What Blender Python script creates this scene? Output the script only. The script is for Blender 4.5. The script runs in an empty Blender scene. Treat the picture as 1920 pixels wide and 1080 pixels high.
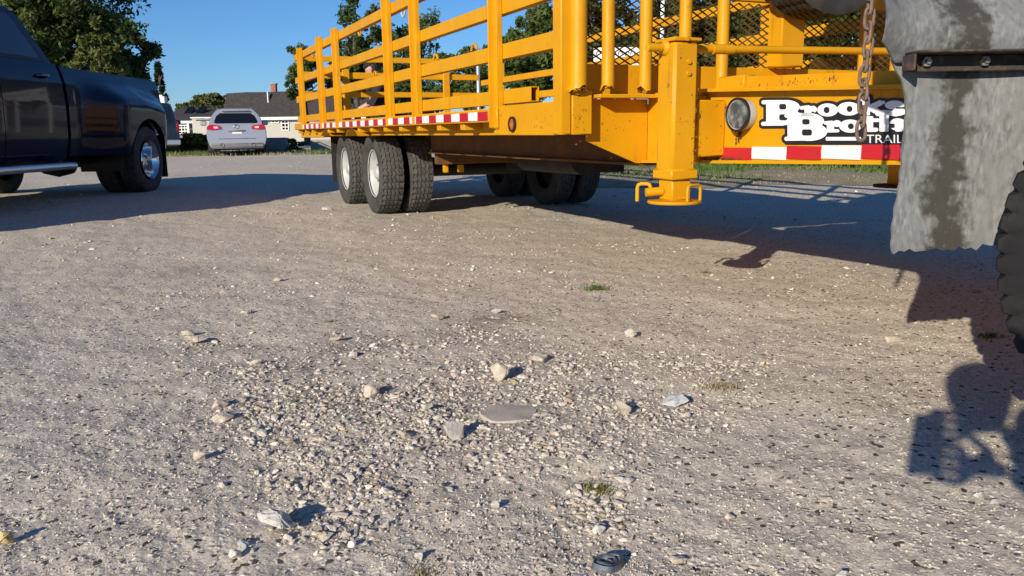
import bpy, bmesh, math, random
import numpy as np
from mathutils import Vector, Matrix
random.seed(7); RNG = np.random.default_rng(7)
PI = math.pi; R = math.radians
scene = bpy.context.scene; COL = scene.collection
# ------------------------------------------------------------------ camera, sky, sun, exposure
CAM_Z = .78
cam_d = bpy.data.cameras.new('camera'); cam = bpy.data.objects.new('camera', cam_d); COL.objects.link(cam)
cam_d.sensor_width = 36; cam_d.lens = 1500/1920*36; cam_d.clip_start = .02; cam_d.clip_end = 6000
PITCH = math.atan(294/1500); ROLL = R(.8)
Fv = Vector((0, math.cos(PITCH), -math.sin(PITCH))); Uv = Vector((0, math.sin(PITCH), math.cos(PITCH))); Rv = Vector((1, 0, 0))
R2 = math.cos(ROLL)*Rv - math.sin(ROLL)*Uv; U2 = math.cos(ROLL)*Uv + math.sin(ROLL)*Rv
cam.matrix_world = Matrix(((R2.x, U2.x, -Fv.x, 0), (R2.y, U2.y, -Fv.y, 0), (R2.z, U2.z, -Fv.z, CAM_Z), (0, 0, 0, 1)))
scene.camera = cam
SUN_EL = R(19.5); TO_SUN = Vector((-.484, -.875, 0)).normalized()
SUN_DIR = Vector((TO_SUN.x*math.cos(SUN_EL), TO_SUN.y*math.cos(SUN_EL), math.sin(SUN_EL)))
world = bpy.data.worlds.new('World'); scene.world = world; world.use_nodes = True
wn = world.node_tree; bg = wn.nodes['Background']
sky = wn.nodes.new('ShaderNodeTexSky'); sky.sky_type = 'NISHITA'; sky.sun_disc = False
sky.sun_elevation = SUN_EL; sky.sun_rotation = math.atan2(TO_SUN.x, TO_SUN.y)
sky.air_density = 1.0; sky.dust_density = 0; sky.ozone_density = 9.; sky.altitude = 200
wn.links.new(sky.outputs[0], bg.inputs[0]); bg.inputs[1].default_value = .093
sun_d = bpy.data.lights.new('sun', 'SUN'); sun = bpy.data.objects.new('sun', sun_d); COL.objects.link(sun)
sun_d.energy = 4.6; sun_d.angle = R(.53); sun_d.color = (1, .90, .75)
sun.rotation_euler = (-SUN_DIR).to_track_quat('-Z', 'Y').to_euler(); sun.location = (-20, -30, 30)
vs = scene.view_settings; vs.view_transform = 'Standard'; vs.look = 'None'; vs.gamma = 1; vs.exposure = .35
try: vs.use_curve_mapping = False
except Exception: pass

def ray(px, py): return Fv + R2*((px-960)/1500) + U2*((540-py)/1500)
def gp(px, py, z=0.):                       # photo point -> place on the ground
    d = ray(px, py); t = (z-CAM_Z)/d.z; return Vector((d.x*t, d.y*t, z))
def dp(px, py, y):                          # photo point -> place at a distance
    d = ray(px, py); t = y/d.y; return Vector((d.x*t, y, CAM_Z+d.z*t))

# ------------------------------------------------------------------ numpy noise
def _h(ix, iy, s):
    n = (ix.astype(np.int64)*374761393 + iy.astype(np.int64)*668265263 + s*1442695041) & 0x7fffffff
    n = ((n ^ (n >> 13))*1274126177) & 0x7fffffff
    return ((n ^ (n >> 16)) & 0xffff)/65535.
def vnoise(x, y, s=0):
    x0 = np.floor(x); y0 = np.floor(y); fx = x-x0; fy = y-y0
    fx = fx*fx*(3-2*fx); fy = fy*fy*(3-2*fy); x0 = x0.astype(np.int64); y0 = y0.astype(np.int64)
    return (_h(x0, y0, s)*(1-fx)+_h(x0+1, y0, s)*fx)*(1-fy)+(_h(x0, y0+1, s)*(1-fx)+_h(x0+1, y0+1, s)*fx)*fy
def sstep(a, b, x):
    t = np.clip((np.asarray(x, float)-a)/(b-a), 0, 1); return t*t*(3-2*t)
def G0(x, y):                                # broad lie of the land
    x = np.asarray(x, float); y = np.asarray(y, float)
    s1 = sstep(2.4, 4.6, -x)*sstep(4, 9, y); s2 = sstep(14, 27, y)
    return .09*np.maximum(s1, s2)
def GN(x, y):
    x = np.asarray(x, float); y = np.asarray(y, float); r = np.hypot(x, y)
    z = G0(x, y)
    c, s_ = math.cos(.5), math.sin(.5); u = x*c+y*s_; v = -x*s_+y*c
    z = z + .022*(vnoise(u*.9, v*.55, 1)-.5) + .016*(vnoise(u*2.6, v*1.9, 2)-.5)
    z = z + (.010*(vnoise(x*8, y*7, 3)-.5) + .006*(vnoise(x*22, y*22, 4)-.5))*(1-sstep(8, 20, r))
    z = z + .007*(np.abs(vnoise(x*17+y*2.2, y*1.3, 7)-.5)-.25)*sstep(.3, -.5, x)*(1-sstep(2.2, 3.4, r))
    z = z + (.0040*(vnoise(x*60, y*60, 5)-.5) + .0026*(vnoise(x*130, y*130, 6)-.5))*(1-sstep(3, 6, r))
    return z - .004
def gz(x, y): return float(GN(np.array([x]), np.array([y]))[0])

# ------------------------------------------------------------------ materials
def newmat(name):
    m = bpy.data.materials.new(name); m.use_nodes = True; nt = m.node_tree
    return m, nt, nt.nodes['Principled BSDF']
def N(nt, t, **kw):
    n = nt.nodes.new(t)
    for k, v in kw.items():
        if k.startswith('_'): setattr(n, k[1:], v)
        else: n.inputs[k.replace('__', ' ')].default_value = v
    return n
def noise(nt, scale, detail=4, vec=None, stretch=None, rough=.55):
    n = N(nt, 'ShaderNodeTexNoise', Scale=scale, Detail=detail, Roughness=rough)
    tc = nt.nodes.new('ShaderNodeTexCoord')
    if stretch:
        mp = nt.nodes.new('ShaderNodeMapping'); mp.inputs['Scale'].default_value = stretch
        nt.links.new(tc.outputs['Object'], mp.inputs[0]); nt.links.new(mp.outputs[0], n.inputs['Vector'])
    else: nt.links.new(tc.outputs['Object'], n.inputs['Vector'])
    return n.outputs['Fac']
def ramp(nt, src, a, b, ca=(0, 0, 0, 1), cb=(1, 1, 1, 1)):
    r = nt.nodes.new('ShaderNodeValToRGB'); r.color_ramp.elements[0].position = a; r.color_ramp.elements[1].position = b
    r.color_ramp.elements[0].color = ca; r.color_ramp.elements[1].color = cb
    nt.links.new(src, r.inputs[0]); return r.outputs[0]
def mix(nt, fac, a, b, blend='MIX'):
    n = nt.nodes.new('ShaderNodeMix'); n.data_type = 'RGBA'; n.blend_type = blend
    for i, v in ((0, fac), (6, a), (7, b)):
        if isinstance(v, (tuple, list)): n.inputs[i].default_value = (*v[:3], 1)
        elif isinstance(v, (int, float)): n.inputs[i].default_value = v
        else: nt.links.new(v, n.inputs[i])
    return n.outputs[2]
def bump(nt, p, src, strength, dist=.01):
    b = nt.nodes.new('ShaderNodeBump'); b.inputs['Strength'].default_value = strength; b.inputs['Distance'].default_value = dist
    nt.links.new(src, b.inputs['Height']); nt.links.new(b.outputs[0], p.inputs['Normal'])
def simple(name, c, rough=.6, metal=0, c2=None, sc=20, lo=.35, hi=.7, bs=0, bsc=60, coat=0, stretch=None, bd=.004, spec=None):
    m, nt, p = newmat(name)
    p.inputs['Base Color'].default_value = (*c, 1); p.inputs['Roughness'].default_value = rough; p.inputs['Metallic'].default_value = metal
    p.inputs['Coat Weight'].default_value = coat
    if spec is not None: p.inputs['Specular IOR Level'].default_value = spec
    if coat: p.inputs['Coat Roughness'].default_value = .03
    if c2: nt.links.new(mix(nt, ramp(nt, noise(nt, sc, 6, stretch=stretch), lo, hi), c, c2), p.inputs['Base Color'])
    if bs: bump(nt, p, noise(nt, bsc, 6), bs, bd)
    return m
def paint(name, rust_at=.72, streak=.3, spec=.75):
    m, nt, p = newmat(name)
    c = mix(nt, ramp(nt, noise(nt, 5, 5), .3, .75), (.63, .305, .003), (.555, .25, .003))
    c = mix(nt, ramp(nt, noise(nt, 3.5, 6, stretch=(6, 6, .7)), .62, .85), c, (.33, .13, .015))
    c = mix(nt, ramp(nt, noise(nt, 34, 3), spec, spec+.02), c, (.07, .028, .012))
    c = mix(nt, ramp(nt, noise(nt, 80, 2), spec+.01, spec+.03), c, (.06, .03, .02)); p.inputs['Specular IOR Level'].default_value = .3
    c = mix(nt, ramp(nt, noise(nt, 7, 10, rough=.72), rust_at, rust_at+.035), c, (.13, .045, .016))
    nt.links.new(c, p.inputs['Base Color'])
    nt.links.new(ramp(nt, noise(nt, 12, 6), .2, .8, (.38,)*3+(1,), (.6,)*3+(1,)), p.inputs['Roughness'])
    bump(nt, p, noise(nt, 90, 4), .12, .002)
    return m
YEL = paint('yellow paint', .715, spec=.755); YELW = paint('worn yellow paint', .635, spec=.715); 
SHADE_YEL = simple('yellow paint darkened for shade', (.16, .062, .010), .8, 0, (.085, .04, .014), 7, .35, .7, .4, 60)  # yellow paint with the under-deck shade put into its colour
RUSTY = simple('rusty torn steel', (.12, .05, .02), .85, 0, (.42, .2, .03), 30, .4, .62, .6, 80)
RUBBER = simple('tyre rubber', (.022, .022, .023), .75, 0, (.06, .056, .05), 9, .4, .8, .3, 120)
TREAD = simple('dusty tread rubber', (.05, .05, .05), .85, 0, (.13, .122, .11), 30, .4, .75, .5, 150)
DUSTR = simple('dusty sidewall rubber', (.03, .03, .031), .8, 0, (.075, .072, .066), 6, .35, .8, .35, 60, stretch=(1, 1, 1))
BLACKM = simple('black underbody steel', (.012, .011, .010), .8, 0, (.03, .024, .018), 8)
RIMW = simple('white rim paint', (.43, .45, .45), .5, 0, (.25, .20, .14), 9, .55, .8)
TAPE_R = simple('red reflective tape', (.50, .012, .022), .35, 0, (.42, .02, .03), 25)
TAPE_W = simple('white reflective tape', (.74, .75, .76), .35, 0, (.60, .60, .58), 30, .5, .8)
VINYL_W = simple('white vinyl', (.80, .80, .80), .4, 0, (.74, .73, .70), 6, .5, .8)
VINYL_K = simple('black vinyl', (.014, .013, .016), .45)
CHAIN = simple('rusty chain steel', (.13, .085, .06), .7, .3, (.24, .17, .13), 60, .35, .7, .4, 200)
CHROME = simple('chrome', (.75, .76, .78), .08, 1)
ALU = simple('bright aluminium', (.7, .7, .7), .3, .9)
GLASSK = simple('dark tinted glass', (.006, .007, .009), .04, 0, spec=.6)
LENS_R = simple('red lens', (.42, .006, .012), .12, coat=.6)
LENS_A = simple('amber lens', (.42, .11, .02), .3)
NAVY = simple('dark navy paint', (.002, .004, .022), .22, .0, coat=.32, spec=.1)
BLACKP = simple('black paint', (.006, .006, .007), .2, 0, coat=1)
SILV = simple('silver paint', (.44, .45, .48), .36, .55, coat=.5)
GREYPL = simple('grey plastic', (.16, .16, .17), .6)
BLACKPL = simple('black plastic', (.012, .012, .012), .55)
WHITE = simple('white house paint', (.78, .78, .76), .6)
SIDING = None
CONC = simple('weathered concrete', (.34, .32, .29), .9, 0, (.22, .21, .19), 3, .35, .7, .4, 20)
BARK = simple('bark', (.07, .055, .042), .9, 0, (.12, .10, .08), 12, .4, .7, .8, 30)
SKIN = simple('skin', (.52, .29, .21), .55)
SHIRT = simple('dark navy cotton', (.018, .019, .032), .9, bs=.3, bsc=40)
JEANS = simple('blue denim', (.03, .045, .085), .9)
CAPM = simple('black cap cloth', (.012, .011, .013), .85)
HAIR = simple('dark hair', (.02, .014, .01), .7)

# gravel: colour from a per-stone tint, fine grain from noise
def stone_mat(name, tint=True, base=(.58, .52, .435), dark=(.42, .375, .315), bs=.5, sc=120):
    m, nt, p = newmat(name); p.inputs['Roughness'].default_value = .92; p.inputs['Specular IOR Level'].default_value = .2
    c = mix(nt, ramp(nt, noise(nt, sc, 6), .35, .7), base, dark)
    if tint:
        a = nt.nodes.new('ShaderNodeAttribute'); a.attribute_name = 'tint'
        c = mix(nt, 1.0, c, a.outputs['Color'], 'MULTIPLY')
    nt.links.new(c, p.inputs['Base Color']); bump(nt, p, noise(nt, sc*1.5, 5), bs, .003)
    return m
GRAVEL = stone_mat('crushed limestone')
def ground_mat():
    m, nt, p = newmat('gravel yard'); p.inputs['Roughness'].default_value = .95; p.inputs['Specular IOR Level'].default_value = .12
    c = mix(nt, ramp(nt, noise(nt, .55, 6), .35, .68), (.67, .60, .495), (.55, .495, .415))
    c = mix(nt, ramp(nt, noise(nt, .9, 7, stretch=(.35, 1.4, 1)), .56, .8), c, (.44, .39, .325))
    c = mix(nt, ramp(nt, noise(nt, 7, 6), .52, .8), c, (.68, .61, .50))
    c = mix(nt, ramp(nt, noise(nt, 70, 4), .3, .75), c, (.50, .44, .36), 'MIX')
    at = nt.nodes.new('ShaderNodeAttribute'); at.attribute_name = 'tint'; sc_ = nt.nodes.new('ShaderNodeSeparateColor'); nt.links.new(at.outputs['Color'], sc_.inputs[0])
    c = mix(nt, sc_.outputs[0], c, (.20, .175, .15)); c = mix(nt, sc_.outputs[1], c, (.40, .385, .37))
    v = N(nt, 'ShaderNodeTexVoronoi', Scale=85.); tc = nt.nodes.new('ShaderNodeTexCoord'); nt.links.new(tc.outputs['Object'], v.inputs['Vector'])
    hs = nt.nodes.new('ShaderNodeSeparateColor'); nt.links.new(v.outputs['Color'], hs.inputs[0])
    peb = ramp(nt, hs.outputs[0], .80, .84)
    c2 = mix(nt, hs.outputs[1], (.55, .49, .41), (.76, .70, .60))
    mk = nt.nodes.new('ShaderNodeMath'); mk.operation = 'MULTIPLY'; mk.inputs[1].default_value = .8; nt.links.new(peb, mk.inputs[0])
    c = mix(nt, mk.outputs[0], c, c2)
    sp = ramp(nt, hs.outputs[2], .955, .965)
    c = mix(nt, sp, c, (.09, .08, .07))
    nt.links.new(c, p.inputs['Base Color'])
    v2 = N(nt, 'ShaderNodeTexVoronoi', Scale=230.); nt.links.new(tc.outputs['Object'], v2.inputs['Vector'])
    h2s = nt.nodes.new('ShaderNodeSeparateColor'); nt.links.new(v2.outputs['Color'], h2s.inputs[0])
    c = mix(nt, 1.0, c, ramp(nt, h2s.outputs[0], .05, .95, (.80, .785, .76, 1), (1.30, 1.285, 1.26, 1)), 'MULTIPLY')
    nt.links.new(c, p.inputs['Base Color'])
    # relief: pebbles proud of fine grit
    d = ramp(nt, v.outputs['Distance'], 0, .8, (1, 1, 1, 1), (0, 0, 0, 1))
    h = mix(nt, 1., d, peb, 'MULTIPLY'); h2 = mix(nt, .5, h, noise(nt, 160, 6), 'ADD'); h2 = mix(nt, .6, h2, h2s.outputs[1], 'ADD'); h3 = mix(nt, .5, h2, noise(nt, 30, 6), 'ADD')
    bump(nt, p, h3, .7, .006)
    return m
GROUND = ground_mat()
def leaf_mat(name, a, b):
    m, nt, p = newmat(name); p.inputs['Roughness'].default_value = .7; p.inputs['Specular IOR Level'].default_value = .25
    at = nt.nodes.new('ShaderNodeAttribute'); at.attribute_name = 'tint'
    sp = nt.nodes.new('ShaderNodeSeparateColor'); nt.links.new(at.outputs['Color'], sp.inputs[0])
    c = mix(nt, sp.outputs[0], a, b); nt.links.new(c, p.inputs['Base Color'])
    tr = nt.nodes.new('ShaderNodeBsdfTranslucent'); nt.links.new(c, tr.inputs[0])
    ms = nt.nodes.new('ShaderNodeMixShader'); ms.inputs[0].default_value = .28
    out = [n for n in nt.nodes if n.type == 'OUTPUT_MATERIAL'][0]
    nt.links.new(p.outputs[0], ms.inputs[1]); nt.links.new(tr.outputs[0], ms.inputs[2]); nt.links.new(ms.outputs[0], out.inputs[0])
    return m
LEAF_D = leaf_mat('dark green leaves', (.030, .055, .018), (.085, .125, .030))
LEAF_M = leaf_mat('green leaves', (.045, .080, .020), (.13, .17, .04))
LEAF_L = leaf_mat('yellow green leaves', (.07, .095, .022), (.15, .165, .045))
LEAF_C = leaf_mat('conifer needles', (.016, .032, .018), (.045, .07, .03))
GRASS = leaf_mat('green grass', (.07, .13, .025), (.17, .24, .06))
STRAW = leaf_mat('dry grass', (.30, .25, .14), (.50, .43, .28))

# ------------------------------------------------------------------ mesh building
class MB:
    def __init__(s): s.v = []; s.f = []; s.m = []
    def add(s, V, F, mi=0):
        o = len(s.v); s.v += [tuple(v) for v in V]; s.f += [tuple(i+o for i in f) for f in F]; s.m += [mi]*len(F); return s
    def box(s, x0, x1, y0, y1, z0, z1, b=.004, mi=0, M=None):
        x0, x1 = sorted((x0, x1)); y0, y1 = sorted((y0, y1)); z0, z1 = sorted((z0, z1))
        b = min(b, (x1-x0)*.45, (y1-y0)*.45, (z1-z0)*.45)
        V = []; X = ((x0, 1), (x1, -1)); Y = ((y0, 1), (y1, -1)); Z = ((z0, 1), (z1, -1)); idx = {}
        for i in (0, 1):
            for j in (0, 1):
                for k in (0, 1):
                    for a in range(3):
                        p = [X[i][0], Y[j][0], Z[k][0]]; d = [X[i][1], Y[j][1], Z[k][1]]
                        for q in range(3):
                            if q != a: p[q] += d[q]*b
                        idx[i, j, k, a] = len(V); V.append(Vector(p))
        F = []
        I = idx
        F += [(I[0,0,0,0], I[0,0,1,0], I[0,1,1,0], I[0,1,0,0]), (I[1,0,0,0], I[1,1,0,0], I[1,1,1,0], I[1,0,1,0])]
        F += [(I[0,0,0,1], I[1,0,0,1], I[1,0,1,1], I[0,0,1,1]), (I[0,1,0,1], I[0,1,1,1], I[1,1,1,1], I[1,1,0,1])]
        F += [(I[0,0,0,2], I[0,1,0,2], I[1,1,0,2], I[1,0,0,2]), (I[0,0,1,2], I[1,0,1,2], I[1,1,1,2], I[0,1,1,2])]
        for a in range(3):
            b_, c_ = [q for q in range(3) if q != a]
            for u in (0, 1):
                for w in (0, 1):
                    def key(t, ax):
                        kk = [0, 0, 0]; kk[a] = t; kk[b_] = u; kk[c_] = w; return I[kk[0], kk[1], kk[2], ax]
                    F.append((key(0, b_), key(1, b_), key(1, c_), key(0, c_)))
        for i in (0, 1):
            for j in (0, 1):
                for k in (0, 1): F.append((I[i,j,k,0], I[i,j,k,1], I[i,j,k,2]))
        if M is not None: V = [M @ v for v in V]
        return s.add(V, F, mi)
    def tube(s, pts, r, n=10, mi=0, cap=True, closed=False):
        pts = [Vector(p) for p in pts]; m = len(pts); rs = r if isinstance(r, (list, tuple)) else [r]*m
        V = []; F = []; prev = None
        for i, p in enumerate(pts):
            if closed: t = (pts[(i+1) % m]-pts[i-1])
            else: t = pts[min(i+1, m-1)]-pts[max(i-1, 0)]
            t.normalize()
            if prev is None: a = t.orthogonal().normalized()
            else:
                a = prev - t*prev.dot(t); a.normalize()
            prev = a; b = t.cross(a)
            V += [p + (a*math.cos(2*PI*k/n)+b*math.sin(2*PI*k/n))*rs[i] for k in range(n)]
        for i in range(m if closed else m-1):
            j = (i+1) % m
            F += [(i*n+k, i*n+(k+1) % n, j*n+(k+1) % n, j*n+k) for k in range(n)]
        if cap and not closed: F += [tuple(range(n))[::-1], tuple((m-1)*n+k for k in range(n))]
        return s.add(V, F, mi)
    def cyl(s, a, b, r, n=20, mi=0): return s.tube([a, b], r, n, mi)
    def lathe(s, prof, n=48, axis='x', c=(0, 0, 0), mi=0, closed=False, fr=None):
        V = []; F = []; m = len(prof); c = Vector(c)
        for k in range(n):
            t = 2*PI*k/n; ct, st = math.cos(t), math.sin(t)
            for i, (ax, rr) in enumerate(prof):
                if fr: ax, rr = fr(k, i, ax, rr)
                V.append(c + (Vector((ax, rr*ct, rr*st)) if axis == 'x' else Vector((rr*ct, ax, rr*st)) if axis == 'y' else Vector((rr*ct, rr*st, ax))))
        for k in range(n):
            k2 = (k+1) % n
            for i in range(m if closed else m-1):
                j = (i+1) % m
                F.append((k*m+i, k*m+j, k2*m+j, k2*m+i))
        return s.add(V, F, mi)
    def prism(s, poly, d0, d1, axis='y', mi=0):
        n = len(poly)
        def P(u, v, d): return (u, d, v) if axis == 'y' else (d, u, v) if axis == 'x' else (u, v, d)
        V = [P(u, v, d0) for u, v in poly]+[P(u, v, d1) for u, v in poly]
        F = [tuple(range(n)), tuple(range(2*n-1, n-1, -1))]+[(i, i+n, (i+1) % n+n, (i+1) % n) for i in range(n)]
        return s.add(V, F, mi)
    def build(s, name, mats, parent=None, smooth=40, off=None, loc=None, kind=None, bev=0):
        me = bpy.data.meshes.new(name)
        V = s.v if off is None else [(x-off[0], y-off[1], z-off[2]) for x, y, z in s.v]
        me.from_pydata(V, [], s.f)
        for m in (mats if isinstance(mats, (list, tuple)) else [mats]): me.materials.append(m)
        if any(s.m): me.polygons.foreach_set('material_index', s.m)
        bm = bmesh.new(); bm.from_mesh(me); bmesh.ops.recalc_face_normals(bm, faces=bm.faces); bm.to_mesh(me); bm.free()
        if smooth:
            me.polygons.foreach_set('use_smooth', [True]*len(me.polygons)); me.set_sharp_from_angle(angle=R(smooth))
        o = bpy.data.objects.new(name, me); COL.objects.link(o)
        if parent: o.parent = parent
        if loc is not None: o.location = loc
        if kind: o['kind'] = kind
        return o
def raw_mesh(name, V, F, mats, parent=None, tint=None, smooth=False, kind=None, k=None):
    """V (n,3) array, F (m,k) array"""
    me = bpy.data.meshes.new(name); V = np.asarray(V, np.float32); F = np.asarray(F, np.int32); m, k = F.shape
    me.vertices.add(len(V)); me.vertices.foreach_set('co', V.ravel())
    me.loops.add(m*k); me.loops.foreach_set('vertex_index', F.ravel())
    me.polygons.add(m); me.polygons.foreach_set('loop_start', np.arange(0, m*k, k, dtype=np.int32))
    me.polygons.foreach_set('use_smooth', np.full(m, smooth))
    if tint is not None:
        a = me.color_attributes.new('tint', 'FLOAT_COLOR', 'POINT')
        t = np.ones((len(V), 4), np.float32); t[:, :3] = tint; a.data.foreach_set('color', t.ravel())
    me.update(calc_edges=True); me.validate()
    for mm in (mats if isinstance(mats, (list, tuple)) else [mats]): me.materials.append(mm)
    o = bpy.data.objects.new(name, me); COL.objects.link(o)
    if parent: o.parent = parent
    if kind: o['kind'] = kind
    return o
def tag(o, label, cat, group=None):
    o['label'] = label; o['category'] = cat
    if group: o['group'] = group
    return o
def thing(name, label, cat, loc=(0, 0, 0), rz=0, group=None):
    o = bpy.data.objects.new(name, None); COL.objects.link(o); o.location = loc; o.rotation_euler = (0, 0, rz); o.empty_display_size = .2
    return tag(o, label, cat, group)
def copy_tree(o, parent=None):
    c = o.copy(); COL.objects.link(c)
    if parent: c.parent = parent
    for ch in list(o.children): copy_tree(ch, c)
    return c

# ------------------------------------------------------------------ setting: ground
BLOBS = [(560, 750, 170, 45), (700, 745, 150, 40), (850, 735, 110, 70), (930, 690, 120, 30), (1130, 680, 170, 32), (1230, 770, 150, 40), (640, 890, 170, 60), (520, 800, 130, 50),
         (480, 690, 150, 28), (900, 622, 110, 20), (700, 650, 130, 25), (1120, 950, 80, 50), (620, 985, 110, 35), (800, 800, 140, 40), (1050, 740, 110, 50), (1350, 690, 120, 30), (380, 640, 90, 18), (1000, 830, 200, 40)]
def make_ground():
    th = np.concatenate([np.linspace(-50, 50, 641)[:-1], np.linspace(50, 310, 70)[:-1]])*PI/180
    r = [.35]
    while r[-1] < 11: r.append(r[-1]*1.0078)
    while r[-1] < 60: r.append(r[-1]*1.035)
    while r[-1] < 4000: r.append(r[-1]*1.25)
    r = np.array(r); T, RR = np.meshgrid(th, r); X = RR*np.sin(T); Y = RR*np.cos(T)
    Z = GN(X, Y); n = len(th); m = len(r)
    V = np.stack([X, Y, Z], -1).reshape(-1, 3)
    i, j = np.meshgrid(np.arange(m-1), np.arange(n), indexing='ij'); j2 = (j+1) % n
    F = np.stack([i*n+j, (i+1)*n+j, (i+1)*n+j2, i*n+j2], -1).reshape(-1, 4)[:, ::-1]
    c = len(V); V = np.concatenate([V, [[0, 0, 0]]])
    ct = np.stack([np.arange(n), (np.arange(n)+1) % n, np.full(n, c), np.full(n, c)], -1)
    tint = np.zeros((len(V), 3)); near = (RR.ravel() < 9)
    xx, yy = V[:-1, 0], V[:-1, 1]; dk = np.zeros(len(xx)); gr = np.zeros(len(xx))
    for px, py, w, h in BLOBS: 
        q = gp(px, py); wx = w*q.y/1500; wy = h*q.y*q.y/1500/CAM_Z; e = ((xx-q.x)/wx)**2+((yy-q.y)/wy)**2; dk += .46*np.exp(-e*1.6)
    for px, py, w, h, a in ((935, 592, 75, 14, .75), (1000, 640, 120, 10, .2), (360, 505, 90, 10, .35), (960, 770, 75, 26, .25), (660, 640, 90, 25, .3)):
        q = gp(px, py); wx = w*q.y/1500; wy = h*q.y*q.y/1500/CAM_Z; e = ((xx-q.x)/wx)**2+((yy-q.y)/wy)**2; dk += a*np.exp(-e)
    dk *= .45+1.1*vnoise(xx*9, yy*9, 71)*(.4+1.2*vnoise(xx*30, yy*30, 72))
    gr = .55*sstep(-.1, -1.6, xx)*(1-sstep(2.5, 5, yy))*(.4+.8*vnoise(xx*1.5, yy*1.5, 73))
    tint[:-1, 0] = np.clip(dk, 0, .85)*near; tint[:-1, 1] = np.clip(gr, 0, 1)*near
    o = raw_mesh('ground', V, F, GROUND, smooth=True, kind='structure', tint=tint)
    bm = bmesh.new(); bm.from_mesh(o.data); bm.verts.ensure_lookup_table()
    for a in range(n): bm.faces.new((bm.verts[c], bm.verts[(a+1) % n], bm.verts[a]))
    bm.to_mesh(o.data); bm.free()
make_ground()

# ------------------------------------------------------------------ loose gravel (nobody could count it)
def stone_variants(k=14, sub=1, seed=3):
    rng = np.random.default_rng(seed); out = []
    for _ in range(k):
        bm = bmesh.new(); bmesh.ops.create_icosphere(bm, subdivisions=sub, radius=1)
        V = np.array([v.co[:] for v in bm.verts]); F = np.array([[v.index for v in f.verts] for f in bm.faces]); bm.free()
        V = V*(1+rng.uniform(-.28, .22, (len(V), 1)))
        for _ in range(7):                     # chop flat facets
            n = rng.normal(size=3); n /= np.linalg.norm(n); d = rng.uniform(.36, .75)
            t = V@n-d; V = V-np.where(t[:, None] > 0, t[:, None]*n, 0)
        V *= rng.uniform([.8, .6, .38], [1.2, .95, .7]); out.append((V, F))
    return out
def scatter(name, X, Y, S, tint, mats, sink=.12, seed=5, variants=None, label=None):
    rng = np.random.default_rng(seed); var = variants or stone_variants()
    nv = len(var[0][0]); nf = len(var[0][1]); n = len(X)
    VV = np.stack([v for v, f in var]); FF = np.stack([f for v, f in var]); idx = rng.integers(0, len(var), n)
    P = VV[idx]; a = rng.uniform(0, 2*PI, n); b = rng.normal(0, .28, n); ca, sa, cb, sb = np.cos(a)[:, None], np.sin(a)[:, None], np.cos(b)[:, None], np.sin(b)[:, None]
    x, y, z = P[..., 0], P[..., 1], P[..., 2]; x, z = x*cb-z*sb, x*sb+z*cb; x, y = x*ca-y*sa, x*sa+y*ca
    s = S[:, None]; Z = GN(X, Y)
    V = np.stack([x*s+X[:, None], y*s+Y[:, None], z*s+Z[:, None]+S[:, None]*sink], -1).reshape(-1, 3)
    F = (FF[idx]+(np.arange(n)*nv)[:, None, None]).reshape(-1, 3)
    return raw_mesh(name, V, F, mats, tint=np.repeat(tint, nv, 0), kind='stuff')
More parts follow.
